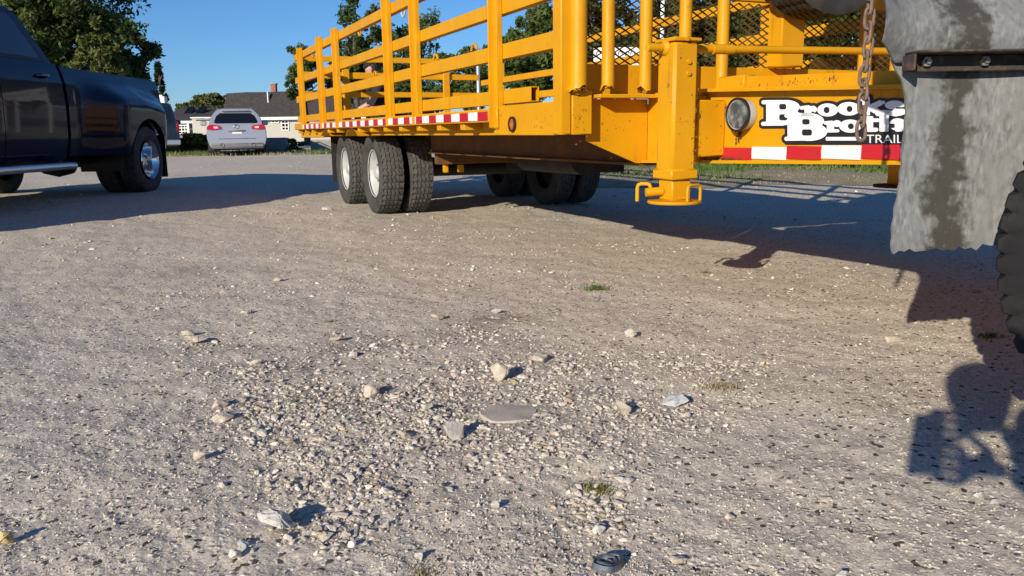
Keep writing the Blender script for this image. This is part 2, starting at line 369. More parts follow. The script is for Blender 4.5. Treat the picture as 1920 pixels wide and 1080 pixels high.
def gravel():
    rng = np.random.default_rng(11)
    def tints(n):
        t = rng.normal(1.0, .16, (n, 1))*np.array([[1, 1, 1]])+rng.normal(0, .025, (n, 3))
        w = rng.random(n); t[w > .93] *= 1.28; t[w < .05] *= .5; t[(w > .05) & (w < .09)] *= np.array([1.05, .92, .72]); return np.clip(t, .2, 1.75)
    def dens(x, y):
        return np.clip((vnoise(x*1.3, y*1.3, 21)*.6+vnoise(x*4, y*4, 22)*.6-.52)*1.9, .05, 1)
    def fan(n, r0, r1, half, pw=1.):
        t = rng.uniform(-half, half, n)*PI/180; q = rng.random(n)**pw; r = r0*(r1/r0)**q
        return r*np.sin(t), r*np.cos(t)
    xs, ys, ss = [], [], []
    for n, r0, r1, med, sg in ((26000, 1.15, 5.5, .0030, .5), (7000, 4.0, 11, .0085, .45), (2600, 9, 30, .016, .4)):
        x, y = fan(n, r0, r1, 37); k = rng.random(n) < dens(x, y)*(1-.55*sstep(-.3, -1.2, x/np.maximum(y, .1)*2)*(y < 5)); x, y = x[k], y[k]
        xs.append(x); ys.append(y); ss.append(np.minimum(med*np.exp(rng.normal(0, sg, len(x))), med*3))
    for px, py, w, h in BLOBS:                # raked-up patches of loose stone
        n = int(w*h*.075); a = rng.normal(0, .55, (n, 2)); P = [gp(px+w*u, py+h*v) for u, v in a]
        xs.append(np.array([p.x for p in P])); ys.append(np.array([p.y for p in P])); ss.append(np.minimum(.0062*np.exp(rng.normal(0, .5, n)), .018))
    X, Y, S = map(np.concatenate, (xs, ys, ss))
    k = (Y > 1.0); X, Y, S = X[k], Y[k], S[k]
    scatter('gravel', X, Y, S, tints(len(X)), GRAVEL)
    var = []
    for _ in range(10):
        O = np.array([[1, 0, 0], [-1, 0, 0], [0, 1, 0], [0, -1, 0], [0, 0, 1], [0, 0, -1.]])*rng.uniform(.6, 1.2, (6, 1))+rng.normal(0, .15, (6, 3))
        O[:, 2] *= .8; var.append((O, np.array([[0, 2, 4], [2, 1, 4], [1, 3, 4], [3, 0, 4], [2, 0, 5], [1, 2, 5], [3, 1, 5], [0, 3, 5]])))
    x, y = fan(64000, 1.12, 4.6, 37); k = rng.random(len(x)) < np.clip(.25+1.3*(vnoise(x*2.2, y*2.2, 81)-.25), .1, 1); x, y = x[k], y[k]
    scatter('grit', x, y, .0019*np.exp(rng.normal(0, .4, len(x))), np.clip(rng.normal(.95, .25, (len(x), 1)), .3, 1.6)*np.ones(3), GRAVEL, sink=.25, variants=var)
    x, y = fan(1500, 1.15, 7, 37); k = rng.random(len(x)) < (sstep(-.6, .9, x)*.8+.1)*np.clip((vnoise(x*5, y*4, 91)*.6+vnoise(x*14, y*12, 92)*.6-.5)*3.5, .05, 1); x, y = x[k], y[k]
    s = .0032*np.exp(rng.normal(0, .55, len(x)))
    scatter('dark_leaf_litter', x, y, s, np.array([.20, .155, .115])*rng.uniform(.5, 1.8, (len(x), 1)), GRAVEL, sink=.15)
gravel()

# ------------------------------------------------------------------ yellow trailer
TA = R(24.3); TP0, TA0 = 3.2, 6.2
tu = Vector((-math.sin(TA), math.cos(TA), 0)); tv = Vector((math.cos(TA), math.sin(TA), 0))
trailer = thing('flatbed_trailer', 'long yellow flatbed trailer with slatted stake sides and dual wheels', 'trailer', tu*TA0+tv*TP0, TA)
def L(p, A, z): return (p-TP0, A-TA0, z)
class TM(MB):
    def b(s, p0, p1, a0, a1, z0, z1, b=.005, mi=0): return s.box(p0-TP0, p1-TP0, a0-TA0, a1-TA0, z0, z1, b, mi)
    def t(s, pts, r, n=12, mi=0, closed=False): return s.tube([L(*q) for q in pts], r, n, mi, closed=closed)
def side_pt(px, py, p):                     # photo point on the vertical plane p (trailer frame)
    d = ray(px, py); t = p/d.dot(tv); P = Vector((0, 0, CAM_Z))+d*t; return P.dot(tu), P.z

TM().b(1.84, 4.42, 3.50, 10.72, .84, .905).build('deck', YELW, trailer)
def zb_(A): return .601-.025*(A-3.46)         # the neck tapers towards the front
def zt_(A): return .016+.0377*(A-3.05)
def sloped(p0, p1, a0, a1, z0, z1, m=None, k=0):
    m = m or TM(); lo = (lambda A, z: zb_(A)+z); hi = (lambda A, z: zt_(A)+z)
    f0, f1 = ((lo, hi), (lo, lo), (hi, hi))[k]
    V = [L(p, A, f(A, z)) for A in (a0, a1) for f, z in ((f0, z0), (f1, z1)) for p in (p0, p1)]
    return m.add(V, [(0, 1, 3, 2), (4, 6, 7, 5), (0, 2, 6, 4), (1, 5, 7, 3), (0, 4, 5, 1), (2, 3, 7, 6)])
# main beams, outriggers, side channels
for p in (2.325, 4.07):
    m = sloped(p, p+.012, .55, 3.46, .026, .926); sloped(p-.035, p+.10, .55, 3.46, .013, .026, m, 1); sloped(p-.05, p+.10, .55, 3.03, .926, .940, m, 2)
    m.build('neck_beam', YELW, trailer)
    TM().b(p, p+.012, 3.474, 6.85, .612, .84, .002).b(p-.035, p+.10, 3.474, 6.85, .598, .612, .002).build('main_beam', SHADE_YEL, trailer)
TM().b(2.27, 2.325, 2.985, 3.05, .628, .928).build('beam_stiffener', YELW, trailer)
for p in (2.72, 3.58): TM().b(p, p+.09, 5.9, 10.6, .60, .84).build('inner_beam', SHADE_YEL, trailer)
for s_, p in ((-1, 1.96), (1, 4.30)):
    for a0, a1 in ((4.02, 7.42), (9.44, 10.70)): TM().b(p-.02, p+.02, a0, a1, .757, .84).build('side_channel', YEL, trailer)
    q = 1.82 if s_ < 0 else 4.44
    TM().b(q-.025, q+.025, 4.26, 10.68, .832, .906, .006).build('rub_rail', YEL, trailer)
    for k in range(14):
        A = 4.75+k*.445
        if abs(A-7.82) < .2 or abs(A-9.03) < .2: continue
        a, b = (q, p) if s_ < 0 else (p, q)
        TM().b(a, b, A-.035, A+.035, .79, .832, .004).build('outrigger', YEL, trailer)
# reflective tape along the rub rail: one piece per colour block
tape_box = {}
def tape(A0, A1, z0, z1, red, p=1.789, cache=True):
    k = (round(A1-A0, 3), red)
    if cache and k in tape_box:
        o = tape_box[k].copy(); COL.objects.link(o); o.location = L(p, A0, z0); return o
    o = MB().box(0, .006, 0, A1-A0-.0015, 0, z1-z0, .001).build('tape_block', TAPE_R if red else TAPE_W, trailer, loc=L(p, A0, z0))
    if cache: tape_box[k] = o
    return o
for i in range(40):
    A0 = 4.275+i*.1465
    if 8.06 < A0+.07 < 8.26: continue
    tape(A0, A0+.1465, .842, .891, i % 2 == 0)
xs = [1347, 1405.6, 1470.7, 1536, 1610.3, 1684.6]
AA = [side_pt(x, 288, 2.31)[0] for x in xs]; step = (AA[0]-AA[-1])/5; AA += [AA[-1]-step*k for k in range(1, 6)]
for i in range(len(AA)-1):
    zz = .6415+(.667-.6415)*(AA[0]-AA[i+1])/(AA[0]-AA[5])
    tape(AA[i+1], AA[i], zz, zz+.0505, i % 2 == 0, 2.318, False)
# stake side: posts, rails with a panel joint, hooks
POSTS = [10.14, 8.97, 8.20, 6.36, 5.67, 4.25]
def rail(name, p, a0, a1, z0, z1, w=.04): return TM().b(p, p+w, a0, a1, z0, z1, .004)
RZ = [(1.682, 1.757), (1.403, 1.478), (1.168, 1.247), (.928, 1.004)]
for A in POSTS:
    m = TM().b(1.800, 1.806, A-.105, A-.005, .832 if A > 5 else .80, 1.79, .002).b(1.770, 1.802, A-.06, A-.05, .832 if A > 5 else .80, 1.79, .002).b(1.806, 1.835, A-.105, A-.095, .90, 1.79, .002).b(1.806, 1.835, A-.015, A-.005, .90, 1.79, .002)
    m.build('post', YEL, trailer)
def hollow(a0, a1, z0, z1, p0=1.8365, p1=1.885):    # open-ended square tube
    t = .005; m = TM()
    m.b(p0, p0+t, a0, a1, z0, z1, .001).b(p1-t, p1, a0, a1, z0, z1, .001).b(p0+t, p1-t, a0, a1, z1-t, z1, .001).b(p0+t, p1-t, a0, a1, z0, z0+t, .001).b(p0+t, p1-t, a0+.5, a0+.505, z0+t, z1-t, .001)
    return m
for (z0, z1), aend in zip(RZ, (3.52, 3.52, 3.52, 3.80)):
    hollow(aend, 6.005, z0, z1).build('rail', YEL, trailer)
    hollow(6.015, 10.66, z0, z1).build('rail', YEL, trailer)
for A, z, up in ((9.55, 1.682, -1), (7.35, 1.682, -1), (6.02, 1.675, -1), (5.32, 1.25, 1), (4.62, 1.25, 1), (3.7, 1.76, 1), (6.9, 1.25, 1)):
    TM().t([(1.86+.0, A+.045*math.cos(q), z+up*.045*math.sin(q)) for q in np.linspace(.2, PI-.2, 9)], .008, 8).build('tie_hook', RIMW if A == 6.02 else YEL, trailer)
# far side and rear gate
for A in (10.0, 8.3, 6.5, 5.0, 3.9): TM().b(4.40, 4.43, A-.05, A+.05, .90, 1.79).build('post', YEL, trailer)
for z0, z1 in RZ: TM().b(4.355, 4.398, 3.52, 10.60, z0, z1).build('rail', YEL, trailer)
GATE = (2.48, 3.86)
for p in GATE: TM().b(p-.045, p+.045, 10.62, 10.66, .905, 1.60).build('gate_post', YEL, trailer)
for z0, z1 in ((1.255, 1.345), (1.49, 1.59), (1.70, 1.79)): TM().b(1.90, 4.35, 10.665, 10.70, z0-.01, z1-.03).build('gate_rail', YEL, trailer)
TM().b(1.88, 1.90, 9.35, 10.76, .735, .828).build('rear_skirt', YEL, trailer)
TM().b(1.90, 4.36, 10.74, 10.76, .735, .90).build('rear_bumper', YEL, trailer)
# front corner of the deck
TM().b(1.812, 1.836, 3.485, 4.235, .758, .918, .004).build('side_plate', YELW, trailer)
TM().b(1.795, 1.835, 4.15, 4.245, .795, .925, .006).build('stake_pocket', YELW, trailer)
lm = MB().lathe([(0, .001), (-.010, .012), (-.012, .024), (-.008, .031), (0, .032)], 24, c=L(1.811, 3.965, .816)).build('marker_light', LENS_A, trailer)
MB().lathe([(0, .031), (-.014, .032), (-.014, .040), (0, .041)], 24, c=L(1.811, 3.965, .816)).build('light_rim', BLACKPL, lm)
TM().b(1.80, 1.855, 3.40, 3.485, .760, 1.95, .006).build('corner_post', YEL, trailer)
TM().b(1.858, 1.965, 3.395, 3.485, .760, .965, .004).build('corner_bracket', YELW, trailer)
MB().prism([(p-TP0, z) for p, z in ((1.974, .928), (1.974, .727), (2.262, .613), (2.324, .613), (2.324, .928))], 3.462-TA0, 3.472-TA0).build('gusset_plate', YELW, trailer)
TM().b(1.98, 4.30, 3.345, 3.47, .930, .946, .002).build('headboard_ledge', YELW, trailer)
TM().b(1.975, 4.40, 3.472, 3.484, .946, 1.093, .002).build('headboard_plate', YELW, trailer)
TM().b(1.88, 4.42, 3.475, 3.515, 1.43, 1.485, .003).build('headboard_bar', YEL, trailer)
TM().b(1.88, 4.42, 3.475, 3.515, 1.74, 1.79, .003).build('headboard_bar', YEL, trailer)
TM().b(4.40, 4.45, 3.40, 3.52, .76, 1.95).build('corner_post', YEL, trailer)
for p, r_, zb in ((1.885, .040, .972), (2.045, .031, .976), (2.255, .031, .972), (2.485, .031, .972), (2.715, .031, .972), (3.70, .036, .98), (3.95, .036, .98), (4.25, .031, .98)):
    A = 3.385
    n = 16; V = []; F = []
    hs = [zb, zb+.02, 1.2, 1.79]
    for i, z in enumerate(hs):
        for k in range(n):
            t = 2*PI*k/n; fl = (1.0+.28*max(0, math.cos(t-2.8)) if i == 0 else 1)
            V.append(L(p+r_*fl*math.cos(t), A+r_*fl*math.sin(t), z+(.012*math.sin(2*t+p*9)+.006*math.sin(5*t+p) if i == 0 else 0)))
    for i in range(len(hs)-1): F += [(i*n+k, i*n+(k+1) % n, (i+1)*n+(k+1) % n, (i+1)*n+k) for k in range(n)]
    o = MB().add(V, F).build('upright_pipe', YEL, trailer)
    mb = MB(); 
    V = [L(p+(r_*f)*math.cos(2*PI*k/n)*(1+.25*max(0, math.cos(2*PI*k/n-2.8))), A+(r_*f)*math.sin(2*PI*k/n), zb+.010*math.sin(4*PI*k/n+p*9)-(.004 if f < 1 else .008)+random.uniform(-.004, .004)) for f in (1.03, .55) for k in range(n)]
    F = [(k, (k+1) % n, n+(k+1) % n, n+k) for k in range(n)]
    mb.add(V, F).build('torn_end', RUSTY, o)
TM().b(3.075, 3.235, 3.36, 3.47, 1.093, 1.79, .008).build('centre_post', YEL, trailer)
# expanded metal mesh behind the pipes
def expanded(p0, p1, z0, z1, A):
    V = []; F = []; W, H = .066, .036; nr = int((z1-z0)/H*2); nc = int((p1-p0)/W)
    ct, st = math.cos(R(42)), math.sin(R(42))
    def strut(a, b):
        o = len(V)
        for q in (a, b):
            for wd in (-.0046, .0046):
                for th in (0, .0022): V.append(L(q[0], A+wd*st+th*ct, q[1]-wd*ct*1.0+th*st))
        for f in ((0, 4, 6, 2), (1, 3, 7, 5), (0, 1, 5, 4), (2, 6, 7, 3)): F.append(tuple(i+o for i in f))
    for r_ in range(nr):
        z = z0+r_*H/2; off = (r_ % 2)*W/2
        for c in range(nc+1):
            p = p0+c*W+off; 
            if p > p1: continue
            if p-W/2 >= p0-.001: strut((p, z), (p-W/2, z+H/2))
            if p+W/2 <= p1+.001: strut((p, z), (p+W/2, z+H/2))
    return V, F
V, F = expanded(1.98, 4.38, 1.095, 1.43, 3.50)
MB().add(V, F).build('expanded_mesh', simple('mesh paint darkened for shade', (.11, .065, .025), .7, .2, (.20, .12, .04), 14, .4, .7), trailer, smooth=0)  # dark brown carries the shade on the yellow strands
# cross shaft of the landing gear
TM().t([(1.93, 2.885, 1.112), (2.045, 2.885, 1.112)], .017, 14).build('shaft_stub', YELW, trailer)
sh = TM().t([(2.168, 2.885, 1.112), (4.3, 2.885, 1.150)], .0165, 14).build('cross_shaft', YEL, trailer)
TM().t([(2.26, 2.885, 1.113), (2.37, 2.885, 1.115)], .021, 14).build('shaft_coupling', YELW, sh)
# landing leg
leg = TM().b(2.05, 2.172, 2.82, 2.945, .60, 1.135, .012).build('landing_leg', YELW, trailer)
TM().b(2.042, 2.18, 2.812, 2.953, 1.135, 1.150, .003).build('leg_cap', YEL, leg)
TM().b(2.042, 2.18, 2.812, 2.953, .568, .612, .006).build('leg_collar', YEL, leg)
TM().b(2.062, 2.16, 2.832, 2.933, .478, .568, .006).build('inner_leg', YELW, leg)
MB().lathe([(-.006, 0), (-.006, .114), (0, .117), (.006, .114), (.010, .05), (.010, 0)], 36, 'z', L(2.111, 2.882, .470)).build('foot_pad', YELW, leg)
TM().t([(2.062, 2.90, .517), (1.992, 2.925, .512)], .019, 14).build('pivot_tube', YELW, leg)
def bent(pts, r_, name):
    P = [Vector(L(*q)) for q in pts]; out = [P[0]]
    for i in range(1, len(P)-1):
        a = P[i]+(P[i-1]-P[i]).normalized()*.018; c = P[i]+(P[i+1]-P[i]).normalized()*.018
        out += [a, (a+c)/2*.5+P[i]*.5, c]
    out.append(P[-1]); return MB().tube(out, r_, 10).build(name, YEL, leg)
bent([(1.978, 2.97, .472), (1.978, 2.97, .548), (2.02, 2.93, .548), (2.02, 2.93, .49)], .0085, 'pull_handle')
bent([(2.10, 2.775, .478), (2.10, 2.775, .545), (2.185, 2.80, .545), (2.185, 2.80, .478)], .0065, 'lift_handle')
MB().lathe([(-.012, .0), (-.012, .012), (0, .030), (.006, .032)], 20, c=L(2.043, 2.885, 1.112)).build('bearing', YEL, leg)
for z in (1.005, 1.052): MB().lathe([(-.008, 0), (-.008, .010), (0, .011)], 6, 'y', L(2.12, 2.819, z)).build('bolt', YEL, leg)
MB().lathe([(-.006, 0), (-.006, .009), (0, .010)], 6, 'y', L(2.105, 2.811, 1.1425)).build('bolt', YEL, leg)
TM().b(2.172, 2.323, 2.86, 2.90, .66, .90).build('leg_bracket', YELW, trailer)
fl = TM().b(3.40, 3.49, 2.83, 2.92, .49, .75).build('far_leg', YELW, trailer)
MB().lathe([(-.006, 0), (-.006, .125), (.006, .125), (.010, 0)], 28, 'z', L(3.445, 2.875, .484)).build('foot_pad', BLACKM, fl)
leg.location.x = -.03
# neck: sloped rail on top of the beam, work lamp
sloped(2.40, 2.46, .6, 2.822, .942, .990, None, 2).build('neck_rail', YEL, trailer)
TM().b(2.385, 2.45, 2.824, 2.995, .945, 1.005, .004).build('neck_rail_end', YELW, trailer)
sloped(2.46, 4.0, .6, 3.30, .90, .92, None, 2).build('neck_plate', YELW, trailer)
Al, zl = side_pt(1386, 215, 2.29)
lamp = MB().lathe([(0, .060), (-.03, .066), (-.047, .066), (-.052, .062), (-.048, .056), (-.044, .053)], 36, c=L(2.322, Al-.01, zl)).build('work_lamp', RIMW, trailer)
MB().lathe([(-.042, .060), (-.056, .062), (-.060, .066), (-.056, .070), (-.040, .069)], 36, c=L(2.322, Al-.01, zl)).build('lamp_ring', BLACKPL, lamp)
lens_m, lnt, lp = newmat('lamp glass'); lp.inputs['Base Color'].default_value = (.5, .56, .55, 1); lp.inputs['Roughness'].default_value = .05; lp.inputs['Transmission Weight'].default_value = .75
lnt.links.new(mix(lnt, ramp(lnt, noise(lnt, 22, 2), .4, .6), (.16, .20, .21), (.62, .66, .62)), lp.inputs['Base Color'])
MB().lathe([(-.062, 0), (-.060, .03), (-.054, .056), (-.050, .058)], 36, c=L(2.322, Al-.01, zl)).build('lamp_lens', lens_m, lamp)
MB().lathe([(-.03, 0), (-.036, .015), (-.042, .03), (-.046, .052)], 28, c=L(2.322, Al-.01, zl)).build('reflector', ALU, lamp)

# ---- lettering on the neck, built from signed-distance shapes and cut out as thin vinyl
def sd_box(X, Y, x0, x1, y0, y1, r=6):
    qx = np.abs(X-(x0+x1)/2)-(x1-x0)/2+r; qy = np.abs(Y-(y0+y1)/2)-(y1-y0)/2+r
    return np.hypot(np.maximum(qx, 0), np.maximum(qy, 0))+np.minimum(np.maximum(qx, qy), 0)-r
def sd_cap(X, Y, ax, ay, bx, by, r):
    dx, dy = bx-ax, by-ay; t = np.clip(((X-ax)*dx+(Y-ay)*dy)/(dx*dx+dy*dy+1e-9), 0, 1); return np.hypot(X-ax-t*dx, Y-ay-t*dy)-r
def sd_el(X, Y, cx, cy, rx, ry):
    k = np.hypot((X-cx)/rx, (Y-cy)/ry); return (k-1)*min(rx, ry)
def SDF(X, Y, ops):
    d = np.full(X.shape, 1e3)
    for op in ops:
        k, a = op[0], op[1:]
        s = {'b': sd_box, 'c': sd_cap, 'e': sd_el}[k[-1]](X, Y, *a)
        d = np.maximum(d, -s) if k[0] == '-' else np.minimum(d, s)
    return d
LET = dict(
 B1=[('b', 488, 622, 140, 378), ('c', 462, 160, 640, 158, 19), ('c', 458, 364, 650, 362, 19), ('e', 680, 205, 125, 66), ('e', 700, 305, 130, 72), ('-b', 610, 678, 176, 229, 18), ('-b', 610, 690, 274, 332, 18)],
 r1=[('b', 850, 912, 195, 292), ('c', 822, 214, 888, 205, 17), ('c', 830, 282, 930, 280, 14), ('e', 930, 228, 38, 34), ('c', 905, 225, 935, 215, 22), ('-e', 930, 262, 16, 14)],
 o1=[('e', 1070, 233, 98, 62), ('-e', 1060, 234, 29, 31)],
 o2=[('e', 1270, 222, 108, 64), ('-e', 1277, 224, 28, 29)],
 k=[('b', 1400, 1470, 112, 285), ('c', 1385, 132, 1452, 118, 17), ('c', 1460, 215, 1565, 168, 26), ('c', 1460, 205, 1575, 268, 28), ('c', 1540, 168, 1600, 162, 15), ('c', 1540, 276, 1610, 278, 15)],
 s=[('e', 1705, 188, 92, 44), ('e', 1722, 250, 92, 40), ('c', 1640, 262, 1720, 275, 20), ('-b', 1716, 1800, 206, 222, 6), ('-b', 1610, 1690, 226, 240, 6)],
 B2=[('b', 690, 832, 262, 522), ('c', 680, 288, 850, 284, 19), ('c', 678, 506, 880, 504, 19), ('e', 880, 338, 155, 76), ('e', 895, 440, 170, 86), ('-b', 828, 900, 320, 371, 18), ('-b', 825, 922, 417, 476, 20)],
 r2=[('b', 1062, 1130, 342, 442), ('c', 1048, 356, 1110, 350, 16), ('c', 1062, 432, 1166, 430, 15), ('e', 1158, 362, 40, 32), ('c', 1120, 362, 1160, 350, 20)],
 o3=[('e', 1285, 386, 105, 62), ('-e', 1290, 388, 29, 28)],
 t=[('b', 1425, 1500, 292, 435), ('c', 1395, 332, 1545, 330, 17), ('c', 1455, 422, 1530, 420, 19)],
 h=[('b', 1560, 1650, 236, 438), ('c', 1550, 256, 1600, 250, 16), ('e', 1735, 370, 82, 58), ('b', 1712, 1815, 365, 438), ('-b', 1652, 1706, 362, 404, 10)],
 e=[('e', 1900, 385, 92, 60), ('-b', 1870, 1930, 355, 378, 8), ('-b', 1900, 1990, 398, 412, 4)],
 bar=[('b', 1052, 1386, 489, 523, 1)])
def to_panel(X, Y, p):
    return [L(p, *side_pt(1340+x/5.0526, 160+y/5.05, p)) for x, y in zip(X, Y)]
def cut(name, fn, x0, x1, y0, y1, st, p, m, parent, thick=.0012):
    gx = np.arange(x0, x1+st, st); gy = np.arange(y0, y1+st, st); GX, GY = np.meshgrid(gx, gy); D = fn(GX, GY)
    key = {}; PX = []; PY = []; F = []
    def vid(k, x, y):
        if k not in key: key[k] = len(PX); PX.append(x); PY.append(y)
        return key[k]
    for j in range(len(gy)-1):
        row = D[j:j+2]
        if row.min() > 0: continue
        for i in range(len(gx)-1):
            c = [(i, j), (i+1, j), (i+1, j+1), (i, j+1)]; d = [D[b, a] for a, b in c]
            if min(d) > 0: continue
            poly = []
            for q in range(4):
                a, b = c[q], c[(q+1) % 4]; da, db = d[q], d[(q+1) % 4]
                if da <= 0: poly.append(vid(a, gx[a[0]], gy[a[1]]))
                if (da <= 0) != (db <= 0):
                    t = da/(da-db); e = tuple(sorted((a, b))); poly.append(vid(e, gx[a[0]]+t*(gx[b[0]]-gx[a[0]]), gy[a[1]]+t*(gy[b[1]]-gy[a[1]])))
            if len(poly) >= 3: F.append(poly)
    bm = bmesh.new(); bv = [bm.verts.new(v) for v in to_panel(PX, PY, p)]
    for f in F:
        try: bm.faces.new([bv[i] for i in f])
        except ValueError: pass
    r = bmesh.ops.extrude_face_region(bm, geom=bm.faces[:])
    for v in [g for g in r['geom'] if isinstance(g, bmesh.types.BMVert)]: v.co.x += thick
    bmesh.ops.recalc_face_normals(bm, faces=bm.faces[:])
    me = bpy.data.meshes.new(name); bm.to_mesh(me); bm.free(); me.materials.append(m)
    o = bpy.data.objects.new(name, me); COL.objects.link(o); o.parent = parent; return o
solid = [[o for o in v if o[0][0] != '-'] for v in LET.values()]
def back(X, Y):
    d = np.full(X.shape, 1e3)
    for v in solid[:-1]: d = np.minimum(d, SDF(X, Y, v)-27)
    for q in ((690, 1900, 250, 520, 10), (660, 2000, 500, 562, 14)): d = np.minimum(d, sd_box(X, Y, *q))
    return d
logo = cut('lettering_panel', back, 420, 2030, 85, 580, 11, 2.3215, VINYL_K, trailer)
for i, (k, ops) in enumerate(LET.items()):
    xs_ = [v for o in ops for v in ((o[1]-o[3] if o[0][-1] == 'e' else min(o[1], o[3])-o[5] if o[0][-1] == 'c' else o[1]), (o[1]+o[3] if o[0][-1] == 'e' else max(o[1], o[3])+o[5] if o[0][-1] == 'c' else o[2]))]
    cut('underline' if k == 'bar' else 'letter', lambda X, Y, ops=ops: SDF(X, Y, ops), min(xs_)-8, max(xs_)+8, 90, 540, 7, 2.3195-.00035*(i % 5), VINYL_W, logo, .0009)
fc = bpy.data.curves.new('letters', 'FONT'); fc.body = 'TRAILERS'; fc.size = 1; fo = bpy.data.objects.new('letters', fc); COL.objects.link(fo)
bpy.context.view_layer.update(); tm = bpy.data.meshes.new_from_object(fo); bpy.data.objects.remove(fo)
xv = [v.co.x for v in tm.vertices]; sc_ = 80/.72
tw = max(xv)
for v in tm.vertices:
    X = 1432+v.co.x*(560/tw); Y = 546-v.co.y*80/.70; v.co = L(2.3192, *side_pt(1340+X/5.0526, 160+Y/5.05, 2.3192))
tm.materials.append(VINYL_W); to = bpy.data.objects.new('small_lettering', tm); COL.objects.link(to); to.parent = logo

# ---- wheels
def tyre_profile(Rt, ri, w, rib=4, gd=.012):
    h = w/2; s = Rt-ri
    P = [(-h*.62, ri-.004), (-h*.80, ri+.01), (-h*.97, ri+s*.35), (-h*1.0, ri+s*.55), (-h*.95, ri+s*.80), (-h*.86, ri+s*.955)]
    tw = h*.82; n = rib; g = tw*.055
    xs = np.linspace(-tw, tw, n+1)
    P.append((-tw, Rt-.003))
    for q in xs[1:-1]: P += [(q-g, Rt), (q-g*.8, Rt-gd), (q+g*.8, Rt-gd), (q+g, Rt)]
    P.append((tw, Rt-.003))
    P += [(-a, b) for a, b in P[:6][::-1]]
    return P
def tyre(name, Rt, ri, w, parent, c, nseg=150, rib=5, gd=.011, zig=.004, axis='x', mats=None, sipe=True):
    prof = tyre_profile(Rt, ri, w, rib, gd); m = len(prof)
    def fr(k, i, a, r):
        if 6 <= i < m-6:
            if 6 < i < m-7: a = a+(zig if (k//2) % 2 else -zig)
            if sipe and r > Rt-.005 and k % 4 == 0: r -= .006
            if i in (6, m-7) and k % 4 < 2: r -= .010
        return a, r
    mb = MB(); mb.lathe(prof, nseg, axis, c, fr=fr); nf = m-1
    for q in range(len(mb.f)):
        if 6 <= q % nf < m-7: mb.m[q] = 1
    return mb.build(name, mats or [DUSTR, TREAD], parent, 25)
def rim(name, r, w, parent, c, side=-1, m=RIMW, axis='x'):
    s = side; h = w/2
    P = [(s*h*.72, r-.004), (s*h*.76, r+.010), (s*h*.66, r+.012), (s*h*.60, r-.010), (s*h*.38, r-.028), (-s*h*.1, r-.040), (-s*h*.12, r-.085), (-s*h*.02, r*.46), (s*h*.1, r*.40), (s*h*.12, .0)]
    o = MB().lathe(P, 48, axis, c).build(name, m, parent, 30)
    return o
RT = .396
def dual(A, pin, pout, side):
    c = L(pout, A, RT-.004); o = rim('wheel', .226, .235, trailer, c, side)
    tyre('tyre', RT, .226, .236, o, c)
    for k in range(8):
        t = 2*PI*k/8
        MB().cyl((c[0]+side*.008, c[1]+.11*math.cos(t), c[2]+.11*math.sin(t)), (c[0]+side*.034, c[1]+.11*math.cos(t), c[2]+.11*math.sin(t)), .011, 6).build('lug_nut', RUSTY, o)
    MB().lathe([(0, .072), (side*.05, .068), (side*.075, .05), (side*.08, 0)], 24, c=c).build('hub', RIMW, o)
    c2 = L(pin, A, RT-.004); o2 = rim('inner_wheel', .226, .235, trailer, c2, side, BLACKM); tyre('tyre', RT, .226, .236, o2, c2)
for A in (7.80, 9.02):
    dual(A, 2.43, 2.135, -1); dual(A, 4.00, 4.295, 1)
    TM().t([(2.2, A, RT), (4.2, A, RT)], .055, 16).build('axle', BLACKM, trailer)
    V = []; F = []
    for i, t in enumerate(np.linspace(.98, PI-.98, 13)):
        for p in (1.845, 2.56):
            for dr in (0, .006): V.append(L(p, A+(.445+dr)*math.cos(t)*1.0, RT+(.432+dr)*math.sin(t)-.0))
    for i in range(12):
        a = i*4; b = a+4
        F += [(a, b, b+2, a+2), (a+1, a+3, b+3, b+1), (a, a+1, b+1, b), (a+2, b+2, b+3, a+3)]
    F += [(0, 2, 3, 1), (48, 49, 51, 50)]
    MB().add(V, F).build('fender', YEL, trailer, 50)
    TM().b(2.62, 2.70, A-.45, A+.45, .47, .53).build('leaf_spring', BLACKM, trailer); TM().b(3.74, 3.82, A-.45, A+.45, .47, .53).build('leaf_spring', BLACKM, trailer)
TM().b(2.0, 2.53, 9.50, 9.508, .22, .78, .002).build('mud_flap', BLACKM, trailer)
TM().b(2.60, 2.64, 7.28, 7.34, .40, .49).build('spring_hanger', YEL, trailer)
TM().b(2.66, 2.71, 7.05, 7.10, .41, .48).build('spring_hanger', YEL, trailer)
TM().b(2.35, 4.05, 6.78, 6.84, .50, .60).build('cross_member', SHADE_YEL, trailer)
TM().b(2.35, 4.05, 4.6, 4.68, .63, .80).build('cross_member', SHADE_YEL, trailer)
TM().t([(3.0, 5.3, .56), (3.0, 6.3, .56)], .11, 20).build('air_tank', BLACKM, trailer)
TM().b(3.2, 3.8, 6.0, 7.2, .42, .62).build('suspension_box', BLACKM, trailer)
# spare tyre hung on the headboard
sp = thing('spare_tyre', 'black spare tyre hung high on the front of the yellow headboard', 'tyre', tu*3.28+tv*3.19+Vector((0, 0, 1.318)), TA)
tyre('casing', RT, .226, .236, sp, (0, -.06, RT), axis='y', mats=[RUBBER, RUBBER], nseg=120)
rim('rim', .226, .235, sp, (0, -.06, RT), -1, BLACKM, axis='y')

